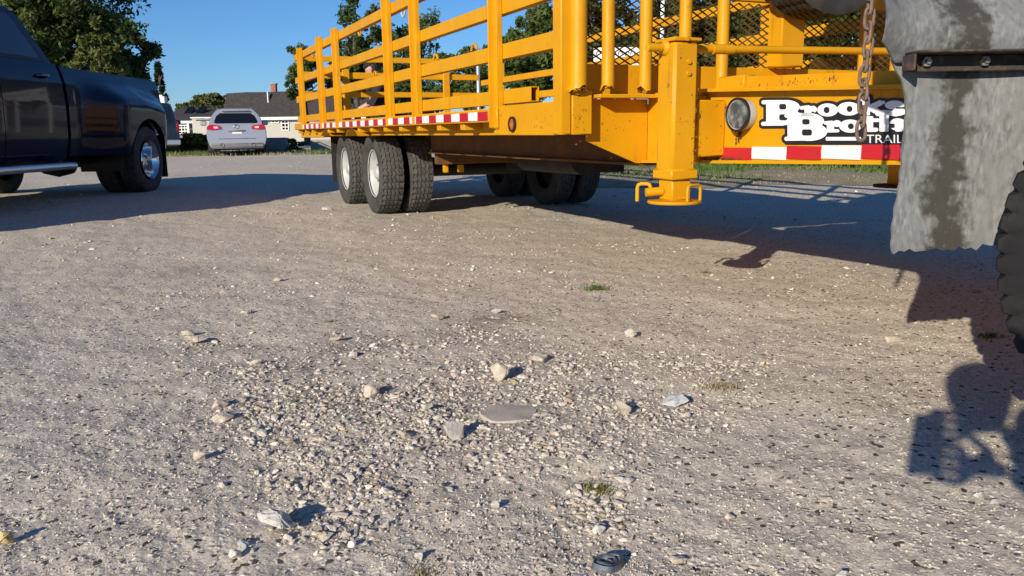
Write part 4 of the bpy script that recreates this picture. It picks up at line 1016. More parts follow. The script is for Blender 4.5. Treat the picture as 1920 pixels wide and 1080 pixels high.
# dark inner wells so no daylight shows through
m = MB(); m.box(-.55, .55, WR-.6-PY0, WR+.6-PY0, .45, .95, .02); m.box(-.8, .8, WF-.6-PY0, WF+.6-PY0, .40, .95, .02); m.build('inner_well', BLACKM, pk)
for sx in (1, -1):
    V = []; F = []
    for i, t in enumerate(np.linspace(-.25, PI+.25, 19)):
        for x in (.55, 1.10): V.append((sx*x, WR-PY0+.515*math.cos(t), .42+.515*math.sin(t)))
    for i in range(18): F.append((2*i, 2*i+1, 2*i+3, 2*i+2))
    MB().add(V, F).build('well_liner', BLACKPL, pk)
def pk_wheel(x, y, side, dishm):
    c = (x-PX0, y-PY0, .415); P = [(side*.10, .232), (side*.115, .243), (side*.125, .240), (side*.10, .222), (side*.02, .212), (-side*.045, .185), (-side*.055, .10), (-side*.02, .075), (side*.02, .07), (side*.03, 0)]
    o = MB().lathe(P, 48, c=c).build('wheel', dishm, pk, 30)
    tyre('tyre', .415, .232, .235, o, c, nseg=96, rib=4, gd=.010, mats=[RUBBER, RUBBER])
    for k in range(8):
        t = 2*PI*k/8+.2
        o2 = MB().lathe([(-side*.052, .026), (-side*.046, .028), (-side*.049, .022)], 14, c=(c[0], c[1]+.145*math.cos(t), c[2]+.145*math.sin(t))).build('hand_hole', BLACKM, o)
    return o
for sx in (1, -1):
    pk_wheel(PX0+sx*1.06, WR, sx, CHROME); pk_wheel(PX0+sx*.77, WR, sx, BLACKM); pk_wheel(PX0+sx*.88, WF, sx, CHROME)
MB().tube([(-.9, WR-PY0, .41), (.9, WR-PY0, .41)], .08, 14).lathe([(-.2, .05), (-.17, .16), (0, .2), (.17, .16), (.2, .05)], 20, c=(0, WR-PY0, .41)).build('rear_axle', BLACKM, pk)
MB().tube([(.55, 7.2-PY0, .40), (.6, 8.9-PY0, .38), (.62, 9.4-PY0, .42), (.62, 11-PY0, .45)], .045, 12).build('exhaust_pipe', BLACKM, pk)

# ------------------------------------------------------------------ parked cars in the distance
def car(name, label, x, y, width, height, length, paintm, boxy, lower, detail=True):
    zg = gz(x, y); t = thing(name, label, 'car', (x, y, zg), math.atan2(-x, y)+.02); hw = width/2
    if boxy: prof = [(.30, .90), (.42, .97), (.70, 1.0), (.98, .99), (1.10, .96), (1.5, .88), (height-.10, .80), (height-.02, .70), (height, .5)]
    else: prof = [(.26, .86), (.40, .95), (.58, .995), (.80, 1.0), (.98, .955), (1.06, .90), (1.30, .83), (height-.12, .70), (height-.03, .60), (height, .42)]
    st = [0, .03, .10, .6, length-1.6, length-.4, length]
    V = []; F = []; K = len(prof)
    def yoff(z, s):                          # rake of the tail and nose
        if s < .2: return (.05 if z < .62 else .10+(max(0, z-1.0)*(.14 if boxy else .42))) + s
        if s > length-2: return s-(1.2 if z > 1.05 and s > length-1.5 else 0)
        return s
    for s in st:
        k = {0: .965, .03: .99}.get(s, 1) if s < .2 else (1 if s < length-.5 else .9)
        for z, w in prof: V.append((-hw*w*k, yoff(z, s), z))
        for z, w in prof[::-1]: V.append((hw*w*k, yoff(z, s), z))
    M_ = 2*K
    for i in range(len(st)-1): F += [(i*M_+k, i*M_+(k+1) % M_, (i+1)*M_+(k+1) % M_, (i+1)*M_+k) for k in range(M_)]
    for k in range(K-1):
        F.append((k, k+1, M_-2-k, M_-1-k)); o = (len(st)-1)*M_; F.append((o+k, o+M_-1-k, o+M_-2-k, o+k+1))
    MB().add(V, F).build('body', paintm, t, 32)
    def tail(z): return yoff(z, 0)
    def panel(nm, pts, m, out=.006, par=None, th=.02):
        V = [(a, tail(z)-out, z) for a, z in pts]+[(a, tail(z)-out+th, z) for a, z in pts]; n = len(pts)
        return MB().add(V, [tuple(range(n)), tuple(range(2*n-1, n-1, -1))]+[(i, i+n, (i+1) % n+n, (i+1) % n) for i in range(n)]).build(nm, m, par or t, 30)
    if boxy:
        panel('rear_window', [(-hw*.80, 1.16), (hw*.80, 1.16), (hw*.74, height-.16), (-hw*.74, height-.16)], GLASSK)
        for s in (1, -1): MB().box(s*hw*.90, s*hw*.995, .05, .22, .82, 1.18, .015).build('tail_light', simple('dim red lens', (.17, .006, .01), .25), t)
        MB().box(-hw, hw, -.10, .15, .36, .56, .03).build('rear_bumper', ALU, t)
        MB().box(-hw*.5, hw*.62, .055, .075, .70, .755, .004).build('name_strip', CHROME, t)
    else:
        zb = [(-.66, 1.09), (.66, 1.09), (.72, 1.13), (.63, 1.33), (.50, height-.15), (-.50, height-.15), (-.63, 1.33), (-.72, 1.13)]
        panel('rear_window', [(a*hw/.98, b) for a, b in zb], GLASSK)
        for s in (1, -1):
            tl = panel('tail_light', [(s*hw*.50, .905), (s*hw*.80, .87), (s*hw*.99, .90), (s*hw*.96, 1.0), (s*hw*.86, 1.055), (s*hw*.60, 1.03), (s*hw*.50, .98)], LENS_R, .03, th=.10)
            panel('reverse_lamp', [(s*hw*.60, .93), (s*hw*.74, .92), (s*hw*.76, .99), (s*hw*.62, .99)], simple('clear lamp', (.75, .5, .5), .15), .036, tl)
            MB().tube([(s*.50, -.02, .37), (s*.50, .12, .37)], .062, 16, cap=False).build('exhaust_tip', CHROME, t)
            MB().tube([(s*.50, .03, .37), (s*.50, .14, .37)], .052, 16).build('exhaust_bore', BLACKM, t)
            MB().tube([(s*.56, .75, height-.03), (s*.56, .95, height+.045), (s*.56, 2.3, height+.045), (s*.56, 2.5, height-.02)], .022, 8).build('roof_rail', ALU, t)
        MB().box(-hw*.90, hw*.90, .005, .3, .26, .44, .05).build('lower_bumper', GREYPL, t)
        MB().box(-.36, .36, -.004, .2, .325, .345, .004).build('bumper_trim', CHROME, t)
        panel('plate_recess', [(-.20, .66), (.22, .66), (.26, .83), (-.24, .83)], GREYPL, .004)
        panel('trim_bar', [(-.28, .83), (.29, .83), (.27, .865), (-.26, .865)], CHROME, .02)
        pl = panel('number_plate', [(-.15, .68), (.16, .68), (.16, .80), (-.15, .80)], VINYL_W, .012)
        MB().lathe([(0, .085), (-.012, .08), (-.012, .062), (0, .058)], 24, 'y', (0, tail(.98)-.006, .98)).build('badge', CHROME, t)
        MB().box(-hw*.62, hw*.62, tail(.60)-.012, tail(.60)+.02, .575, .588, .002).build('seam', BLACKPL, t)
        MB().box(-.45, .45, tail(height-.12)-.10, tail(height-.12)+.2, height-.085, height-.055, .01).build('spoiler', paintm, t)
        panel('trim_mark', [(hw*.42, .66), (hw*.62, .66), (hw*.62, .685), (hw*.42, .685)], CHROME, .006)
    for s in (1, -1):
        mz = 1.05 if not boxy else 1.12
        MB().box(s*(hw+.0), s*(hw+.22), length-2.1, length-1.98, mz, mz+.17, .04).build('wing_mirror', BLACKP if boxy else paintm, t)
        for yy in (1.05, length-.9):
            c = (s*(hw-.13), yy, .365); w_ = MB().lathe([(s*.10, .25), (s*.11, .24), (s*.05, .2), (s*.04, 0)], 20, c=c).build('wheel', ALU, t); tyre('tyre', .365, .25, .24, w_, c, nseg=40, rib=3, mats=[RUBBER, RUBBER])
    MB().box(-hw*.85, hw*.85, .3, length-.5, .2, .32, .02).build('underbody', BLACKM, t)
    return t
c_ = dp(447.5, 290, 27.5); car('silver_car', 'silver crossover car with red tail lights parked facing away in front of the house', c_.x, 27.5, 1.93, 1.58, 4.9, SILV, False, .44)
c_ = dp(336, 280, 29.0); car('dark_car', 'black boxy car half hidden behind the tail of the navy pickup', c_.x-1.0, 29.0, 2.0, 1.86, 5.0, BLACKP, True, .44)

# ------------------------------------------------------------------ house and walls beyond the yard
HY = 60.
house = thing('house', 'beige house with big dark shingle roof and red brick chimney', 'house', (dp(520, 270, HY).x, HY, .05))
HX = house.location.x
def hp(px, py, y=HY):
    q = dp(px, py, y); return (q.x-HX, q.y-HY, q.z-.05)
SH_m, snt, sp_ = newmat('dark roof shingles'); sp_.inputs['Roughness'].default_value = .95
cc = mix(snt, ramp(snt, noise(snt, 5, 6, stretch=(1, 1, 2.2)), .35, .7), (.030, .027, .027), (.065, .058, .055))
snt.links.new(mix(snt, ramp(snt, noise(snt, 16, 3, stretch=(1, 1, 2.5)), .55, .75), cc, (.10, .088, .08)), sp_.inputs['Base Color']); bump(snt, sp_, noise(snt, 14, 3, stretch=(1, 1, 3)), .8, .06)
sid, dnt, dp_ = newmat('beige siding'); wv = N(dnt, 'ShaderNodeTexWave', Scale=4.2, Distortion=0.); wv.bands_direction = 'Z'; wv.wave_profile = 'SAW'
tc_ = dnt.nodes.new('ShaderNodeTexCoord'); dnt.links.new(tc_.outputs['Object'], wv.inputs['Vector']); dp_.inputs['Base Color'].default_value = (.47, .455, .41, 1); dp_.inputs['Roughness'].default_value = .8; bump(dnt, dp_, wv.outputs['Fac'], .5, .03)
def quad_slab(name, pts, m, parent, th=.25):
    V = list(pts)+[(x, y+th, z) for x, y, z in pts]; n = len(pts)
    return MB().add(V, [tuple(range(n)), tuple(range(2*n-1, n-1, -1))]+[(i, i+n, (i+1) % n+n, (i+1) % n) for i in range(n)]).build(name, m, parent, 30)
x0 = hp(404, 218)[0]; x1 = hp(760, 218)[0]; ze = hp(520, 219)[2]
MB().box(x0, x1, 0, 8, -.4, ze, .02).build('wall', sid, house)
zr = hp(490, 168)[2]; xr = hp(437, 166)[0]; ym = 3.2; xl = hp(419, 205)[0]; zm = hp(419, 174)[2]
V = [(xl-.05, -.35, ze-.02), (x1, -.35, ze-.02), (xl, .9, zm), (x1, 1.4, zm+.3), (xr, ym, zr), (x1, ym, zr-.1), (xl-.05, 8.3, ze-.02), (x1, 8.3, ze-.02), (xl, 5.4, zm)]
MB().add(V, [(0, 1, 3, 2), (2, 3, 5, 4), (4, 5, 7, 6, 8), (0, 2, 8, 6), (2, 4, 8), (0, 6, 7, 1)]).build('roof', SH_m, house, 0)
MB().box(x0-.25, x1, -.42, -.37, ze-.22, ze-.02, .01).build('fascia', WHITE, house)
cx = hp(490, 160)
BRICK = simple('red brick', (.30, .09, .055), .9, 0, (.40, .17, .11), 12, .4, .6, .5, 30)
chm = MB().box(cx[0]-.17, cx[0]+.19, ym-.3, ym+.2, zr-.5, hp(490, 154)[2], .01).build('chimney', BRICK, house)
MB().box(cx[0]-.22, cx[0]+.24, ym-.35, ym+.25, hp(490, 154)[2], hp(490, 152)[2]+.02, .01).build('chimney_cap', CONC, chm)
vx = hp(499, 190); MB().tube([(vx[0], .55, zm-.8), (vx[0], .55, zm+.05)], .09, 10).build('vent_pipe', ALU, house)
def window(px0, px1, py0, py1, cols, rows, parent, yy=-.03, y=HY):
    a = hp(px0, py1, y); b = hp(px1, py0, y); fw = .07
    m = MB(); m.box(a[0], b[0], yy-.05, yy, a[2], a[2]+fw, .005); m.box(a[0], b[0], yy-.05, yy, b[2]-fw, b[2], .005); m.box(a[0], a[0]+fw, yy-.048, yy, a[2]+fw, b[2]-fw, .005); m.box(b[0]-fw, b[0], yy-.048, yy, a[2]+fw, b[2]-fw, .005)
    f = m.build('window', WHITE, parent)
    m = MB()
    for c in range(1, cols): x = a[0]+(b[0]-a[0])*c/cols; MB().box(x-.025, x+.025, yy-.045, yy-.01, a[2]+fw, b[2]-fw, .003).build('glazing_bar', WHITE, f)
    for r_ in range(1, rows): z = a[2]+(b[2]-a[2])*r_/rows; MB().box(a[0]+fw, b[0]-fw, yy-.043, yy-.01, z-.03, z+.03, .003).build('glazing_bar', WHITE, f)
    MB().box(a[0]+fw, b[0]-fw, yy-.02, yy-.008, a[2]+fw, b[2]-fw, .001).build('pane', GLASSK, f); return f
window(528.5, 541.5, 224.5, 245, 2, 3, house); window(508.5, 523.5, 224.5, 231, 2, 1, house)
MB().box(hp(387, 220)[0], hp(396, 220)[0], -.06, -.01, -.3, hp(390, 226)[2], .01).build('door', WHITE, house)
# lower wing at the left
xw0 = hp(300, 220)[0]; ZW = hp(350, 231)[2]
MB().box(hp(371, 220)[0], x0, -1.2, 6, -.4, ze-.1, .02).build('wing_wall', sid, house)
MB().add([hp(357, 217.5, HY-1.6), hp(410, 219.5, HY-1.6), (hp(418, 199)[0], 3.4, hp(418, 199)[2]), (hp(405, 200)[0], 3.4, hp(405, 200)[2]), (hp(357, 217)[0], 7, hp(357, 217)[2]), (hp(418, 217)[0], 7, hp(418, 217)[2])], [(0, 1, 2, 3), (0, 3, 4), (3, 2, 5, 4), (0, 4, 5, 1)]).build('wing_roof', SH_m, house, 0)
a = hp(357, 221.5, HY-1.6); b = hp(412, 218.5, HY-1.6); MB().box(a[0], b[0], a[1]-.06, a[1], a[2]-.02, b[2]-.02, .01).build('wing_fascia', WHITE, house)
V = [(xw0, -.5, ZW+.15), (hp(372, 230)[0], -.5, ZW+.15), (hp(418, 199)[0], 4, hp(418, 199.5)[2]), (xw0, 4, hp(330, 198)[2])]
quad_slab('low_roof', V, SH_m, house, .2)
for px in (331, 354):
    a = hp(px, 208); yy = -.5+4.5*(a[2]-ZW-.15)/(hp(330, 198)[2]-ZW-.15)
    MB().add([(a[0]-.28, yy-.5, a[2]-.30), (a[0]+.25, yy-.5, a[2]-.30), (a[0]+.35, yy+.3, a[2]+.25), (a[0]-.18, yy+.3, a[2]+.25)]+[(a[0]-.28, yy-.5, a[2]-.14), (a[0]+.25, yy-.5, a[2]-.14), (a[0]+.35, yy+.3, a[2]+.40), (a[0]-.18, yy+.3, a[2]+.40)], [(0, 1, 2, 3), (4, 5, 6, 7), (0, 1, 5, 4), (1, 2, 6, 5), (2, 3, 7, 6), (3, 0, 4, 7)]).build('skylight', GLASSK, house, 0)
MB().box(xw0, hp(372, 230)[0], -.56, -.5, ZW-.02, ZW+.16, .01).build('porch_fascia', WHITE, house)
MB().box(xw0, hp(371, 230)[0], .4, 6, -.4, ZW, .02).build('porch_wall', simple('grey porch boards', (.20, .21, .20), .9), house)  # porch wall in one even grey
window(334, 356, 234, 252, 4, 3, house, -.40)
for px in (357.5, 371): q = hp(px, 240); MB().box(q[0]-.07, q[0]+.07, -.5, -.36, -.4, ZW, .01).build('porch_post', WHITE, house)
# low concrete blocks along the far edge of the yard
def block(pxa, pxb, pyt, y, label, m=CONC, th=.6, seed=0):
    a = dp(pxa, pyt, y); b = dp(pxb, pyt, y); zg = gz((a.x+b.x)/2, y); rng = random.Random(seed)
    m_ = MB().box(a.x, b.x, y, y+th, zg-.1, (a.z+b.z)/2, .03)
    m_.v = [(x+rng.uniform(-.015, .015), yy+rng.uniform(-.015, .015), z+rng.uniform(-.012, .012)) for x, yy, z in m_.v]
    o = m_.build('concrete_block', m, smooth=0); return tag(o, label, 'block', 'concrete blocks round the yard')
CONC_SHADE = simple('concrete darkened for shade', (.09, .09, .085), .95, 0, (.16, .155, .14), 4, .4, .7, .5, 20)  # shade painted into the concrete of the two left blocks
block(296, 345, 259, 31.5, 'shade-darkened concrete block behind the tail of the navy pickup', CONC_SHADE, seed=1)
block(346, 402, 258, 31.6, 'shade-darkened concrete block left of the silver car', CONC_SHADE, seed=2)
block(498, 535, 258.5, 32.5, 'pale concrete block right of the silver car', seed=3)
block(582, 640, 262, 33., 'pale concrete block behind the rear tyres of the trailer', seed=4)
block(1194, 1214, 304, 17.5, 'left white block on the verge beneath the trailer neck', WHITE, .3, 5)
block(1215, 1234, 305.5, 17.2, 'right white block on the verge, hidden by the landing leg', WHITE, .3, 6)
a = dp(1310, 312, 16.6); b = dp(1900, 318, 16.6)
kerb = MB().box(a.x-.4, b.x+4, 17.6, 17.9, gz(a.x, 17)-.1, gz(a.x, 17)+.09, .02).build('kerb', CONC); kerb['kind'] = 'structure'
# white sign and pole far behind the mesh
sg = thing('white_sign', 'white sign board on two posts glimpsed through the headboard mesh', 'sign', (dp(1155, 110, 21).x, 21, .05))
q0 = dp(1113, 129, 21); q1 = dp(1199, 88, 21); sx0, sx1 = q0.x-sg.location.x, q1.x-sg.location.x
MB().box(sx0, sx1, 0, .05, q0.z-.05, q1.z-.05, .008).build('board', WHITE, sg)
MB().box(sx0+.55, sx1+.1, .06, .10, q0.z-.40, q0.z-.06, .008).build('lower_board', simple('lilac white paint', (.66, .64, .76), .6), sg)
for x in (sx0+.15, sx1-.15): MB().box(x-.04, x+.04, .06, .14, -.1, q1.z-.05, .008).build('post', WHITE, sg)
PEN = simple('black sign paint', (.02, .02, .02), .6)
for i, px in enumerate((1122, 1151, 1163, 1176, 1186)):
    q = dp(px, 101, 21); MB().tube([(q.x-sg.location.x+.05*math.cos(t), -.004, q.z-.05+.06*math.sin(t)) for t in np.linspace(0, PI*(1.1+.2*(i % 2)), 8)], .011, 5).build('letter', PEN, sg)
q = dp(1240, 130, 22); pole = MB().tube([(0, 0, -.2), (0, 0, 5.2)], .055, 12).build('white_pole', WHITE, loc=(q.x, 22, 0)); tag(pole, 'thin white pole standing behind the headboard mesh', 'pole')
q = dp(897, 170, 24); pole = MB().tube([(0, 0, -.2), (0, 0, 2.9)], .06, 12).build('grey_pole', ALU, loc=(q.x, 24, 0)); tag(pole, 'short weathered grey pole beyond the far rear corner of the trailer', 'pole')
# dry verge beyond the trailer and weeds at the far edge
def verge(name, x0, x1, y0, y1, m, up=.035, nx=60, ny=14, seed=0):
    X, Y = np.meshgrid(np.linspace(x0, x1, nx), np.linspace(0, 1, ny)); e0 = y0+.7*(vnoise(X*.8, X*0, seed)-.5)+.25*(vnoise(X*3, X*0, seed+1)-.5); e1 = y1+.5*(vnoise(X*.9, X*0, seed+2)-.5)
    YY = e0+(e1-e0)*Y; Z = GN(X, YY)+up+.02*(vnoise(X*5, YY*5, seed+3)-.5)-.03*((Y < .01) | (Y > .99)); i, j = np.meshgrid(np.arange(ny-1), np.arange(nx-1), indexing='ij')
    F = np.stack([i*nx+j, i*nx+j+1, (i+1)*nx+j+1, (i+1)*nx+j], -1).reshape(-1, 4)
    return raw_mesh(name, np.stack([X, YY, Z], -1).reshape(-1, 3), F, m, smooth=True, kind='structure')
VERGE = simple('dry thatch soil', (.36, .295, .18), .95, 0, (.25, .205, .125), 5, .35, .65, .8, 50, bd=.02)
verge('grass_verge', .9, 16, 11.0, 17.5, VERGE, seed=31); verge('grass_verge', -16, 0, 27.9, 31, VERGE, seed=41)
def field(name, n, x0, x1, y0, y1, h0, h1, m, seed, w=.012, mask=None):
    rng = np.random.default_rng(seed); x = rng.uniform(x0, x1, n*3); y = rng.uniform(y0, y1, n*3)
    k = rng.random(n*3) < (mask(x, y) if mask else vnoise(x*1.1, y*1.1, seed)**1.5); x, y = x[k][:n], y[k][:n]
    V, F, t = blades(len(x), 0, h0, h1, w, seed, .9); V = V.reshape(-1, 5, 3); V[:, :, 0] += x[:, None]; V[:, :, 1] += y[:, None]; V[:, :, 2] += GN(x, y)[:, None]
    return raw_mesh(name, V.reshape(-1, 3), F, m, tint=t, kind='stuff')
field('dry_grass', 30000, 1.0, 12, 11.2, 17.4, .02, .06, STRAW, 51, .018)
field('green_grass', 34000, 1.6, 12, 12.0, 17.4, .04, .15, GRASS, 52, .022, mask=lambda x, y: (.12+.88*sstep(2.4, 4.2, x))*(np.clip((vnoise(x*.8, y*1.2, 61)-.35)*2.5, 0, 1)*sstep(12.8, 14.0, y)+.8*sstep(15.2, 16.2, y)*vnoise(x*1.5, y, 63)+.12*np.clip((vnoise(x*.9, y*1.3, 62)-.5)*3, 0, 1)))
field('yard_edge_weeds', 7000, -16, -1, 27.9, 31.2, .06, .22, GRASS, 53, .02)
field('yard_edge_straw', 3000, -16, -1, 27.6, 31.2, .04, .15, STRAW, 54, .02)

# ------------------------------------------------------------------ trees
def tree(name, label, px, py, rx, ry, dist, m, n, leaf, seed, cat='tree', gap=.0, shape='round', clump=46, twigs=10, trunk=.16, group='trees round the yard', base_py=None, lean=0., dens=1., sq=1., spire=0.):
    """crown centred where the photo shows it, real size for its distance"""
    rng = np.random.default_rng(seed); c = dp(px, py, dist); k = dist/1500; RX, RZ = rx*k, ry*k; RY = RX*sq; zg = float(G0(c.x, dist)); cz = c.z-zg
    t = thing(name, label, cat, (c.x, dist, zg), 0, group)
    # clump centres through the crown volume, denser to the shell
    cc = []
    while len(cc) < clump:
        p = rng.normal(size=3); p /= np.linalg.norm(p); r = rng.uniform(.12, 1)**.45
        q = p*r
        if shape == 'cone':
            h = rng.random()**.8; w = (1-h)**.8*rng.uniform(.55, 1.05)+.06; a = rng.uniform(0, 2*PI); q = np.array([w*math.cos(a)*rng.uniform(.35, 1)**.5, w*math.sin(a), h*2-1])
        cc.append(q)
    cc = np.array(cc); cs = rng.uniform(.16, .34, clump)*(.55 if shape == 'cone' else 1)
    bx_ = 1+.22*np.sin(np.arctan2(cc[:, 2], cc[:, 0])*3+seed)+.12*np.sin(np.arctan2(cc[:, 1], cc[:, 0])*5+seed*2)
    if shape != 'cone': cc *= bx_[:, None]
    if spire: up_ = np.clip(cc[:, 2], 0, None); cc[:, 2] += spire*up_**2; cc[:, :2] *= (1-.6*np.clip(cc[:, 2], 0, 1.2)**1.5/1.2)[:, None]
    w = cs**2; idx = rng.choice(clump, n, p=w/w.sum()); d = rng.normal(size=(n, 3)); d /= np.linalg.norm(d, axis=1)[:, None]; d *= (rng.random(n)**.55)[:, None]*rng.uniform(.7, 1.25, (n, 1))
    P = cc[idx]+d*cs[idx][:, None]*np.array([1, 1, .72])
    P = P*np.array([RX, RY, RZ])+np.array([lean*0, 0, cz]); P[:, 2] = np.maximum(P[:, 2], .1)
    nrm = rng.normal(size=(n, 3)); nrm[:, 2] += .6; nrm /= np.linalg.norm(nrm, axis=1)[:, None]
    a = np.cross(nrm, rng.normal(size=(n, 3))); a /= np.linalg.norm(a, axis=1)[:, None]; b = np.cross(nrm, a); s = leaf*rng.uniform(.55, 1.3, (n, 1))
    if shape == 'cone': a[:, 2] *= .4
    V = np.stack([P-a*s, P+b*s*.45, P+a*s, P-b*s*.45], 1).reshape(-1, 3); F = np.arange(n*4).reshape(-1, 4)
    ct = rng.random(clump); tint = np.clip(.55*ct[idx]+.45*rng.random(n), 0, 1); tint = np.repeat(tint[:, None], 4, 0)*np.ones(3)
    raw_mesh('crown', V, F, m, t, tint)
    mb = MB(); tr = trunk
    top = cz+RZ*(.35 if shape != 'cone' else .85); ps = [(0, 0, -.2), (.02*RX, 0, cz*.35), (-.03*RX, .02, cz*.7), (.03*RX, 0, top)]
    mb.tube(ps, [tr*1.25, tr, tr*.8, tr*.25], 9)
    for i in range(twigs):
        j = rng.integers(0, clump); e = cc[j]*np.array([RX, RY, RZ])*.95+np.array([0, 0, cz]); z0 = max(.4, min(top*.9, e[2]-abs(e[0])*rng.uniform(.4, .9)-.15*RZ)); st = np.array([0, 0, z0]); mid = (st+e)/2+rng.normal(0, .08, 3)*RX; mid[2] += .05*RZ
        mb.tube([tuple(st), tuple(mid), tuple(e)], [tr*.38, tr*.22, tr*.06], 5)
    mb.build('trunk', BARK, t, 50)
    return t
tree('broadleaf_tree', 'tallest dark green tree filling the top left corner behind the pickup', 112, 0, 122, 150, 36, LEAF_D, 21000, .13, 1, clump=110, twigs=16, trunk=.3)
tree('broadleaf_tree', 'rounded dark green tree, rightmost of the group behind the pickup bed', 230, 112, 50, 84, 38, LEAF_D, 10000, .12, 2, clump=60, trunk=.22)
tree('broadleaf_tree', 'lighter yellow green tree in front of the dark ones over the pickup bed', 186, 112, 42, 58, 33, LEAF_L, 7000, .11, 3, clump=40, trunk=.16)
tree('broadleaf_tree', 'mid green tree right behind the pickup cab', 45, 75, 70, 100, 34, LEAF_M, 11000, .12, 4, clump=60, trunk=.22)
tree('conifer_tree', 'dark conifer between the navy pickup and the white chimney cap', 302, 186, 24, 60, 48, LEAF_C, 3600, .13, 5, shape='cone', clump=70, trunk=.14)
tree('broadleaf_tree', 'small faraway tree showing above the low grey roof', 395, 192, 34, 17, 85, LEAF_L, 5000, .24, 6, clump=36, trunk=.2)
tree('broadleaf_tree', 'faint faraway bush left of the small tree above the low roof', 352, 203, 24, 10, 88, LEAF_M, 2500, .24, 7, clump=20, trunk=.2)
tree('broadleaf_tree', 'ragged green tree past the rear end of the trailer fence', 568, 132, 38, 48, 52, LEAF_M, 5200, .14, 8, clump=40, trunk=.18)
tree('broadleaf_tree', 'tallest ragged tree with a narrow top rising above the trailer fence', 664, 104, 46, 84, 50, LEAF_D, 11500, .14, 9, clump=60, trunk=.2, twigs=26, spire=.34)
tree('broadleaf_tree', 'mid green tree behind the person, right of the tall cedar', 726, 118, 62, 92, 54, LEAF_M, 13500, .15, 10, clump=46, trunk=.2, twigs=18)
tree('thin_tree', 'half bare tree with visible twigs behind the middle of the fence', 790, 112, 44, 84, 50, LEAF_M, 3400, .12, 11, clump=50, trunk=.12, twigs=60)
tree('broadleaf_tree', 'leafy tree above the fence just left of the headboard', 1004, 80, 46, 66, 40, LEAF_M, 9000, .15, 12, clump=46, trunk=.2)
tree('bush', 'broad green bush behind the far trailer rail', 880, 152, 66, 62, 36, LEAF_M, 9000, .13, 13, 'bush', clump=46, trunk=.12)
tree('bush', 'rounded green bush between the broad bush and the headboard', 985, 150, 72, 64, 34, LEAF_M, 10000, .13, 14, 'bush', clump=46, trunk=.12)
tree('bush', 'dark low bush beyond the gate of the trailer', 760, 190, 70, 50, 40, LEAF_D, 7000, .15, 15, 'bush', clump=40, trunk=.12)
tree('broadleaf_tree', 'dark tree behind the left part of the headboard mesh', 1120, 95, 82, 112, 34, LEAF_D, 12000, .15, 16, clump=60, trunk=.2)
tree('broadleaf_tree', 'dark tree behind the middle of the headboard mesh', 1262, 85, 95, 125, 32, LEAF_D, 14000, .15, 17, clump=70, trunk=.2)
tree('broadleaf_tree', 'dark tree behind the spare tyre', 1420, 80, 105, 140, 31, LEAF_D, 15000, .15, 18, clump=70, trunk=.22)
tree('broadleaf_tree', 'dark tree behind the hanging chain', 1590, 85, 105, 140, 30, LEAF_D, 15000, .15, 19, clump=70, trunk=.22)
tree('broadleaf_tree', 'dark tree mostly hidden behind the grey mud flap', 1790, 70, 120, 160, 30, LEAF_D, 12000, .17, 20, clump=60, trunk=.24)
tree('bush', 'low weedy bush against the dark concrete blocks left of the silver car', 372, 262, 34, 12, 31.2, LEAF_M, 2600, .08, 21, 'bush', clump=30, trunk=.03)
tree('bush', 'weedy bush right of the pale block beside the silver car', 556, 274, 20, 12, 32, LEAF_M, 1800, .07, 22, 'bush', clump=20, trunk=.03)
q = dp(302, 187, 44); wc = thing('white_vent', 'white capped chimney box showing over the dark car', 'chimney', (q.x, 44, 0))
MB().box(-.24, .26, -.2, .2, -.2, dp(302, 181, 44).z, .02).build('stack', WHITE, wc); MB().box(-.08, .10, -.08, .08, dp(302, 181, 44).z, dp(302, 178, 44).z, .01).build('cap', ALU, wc)

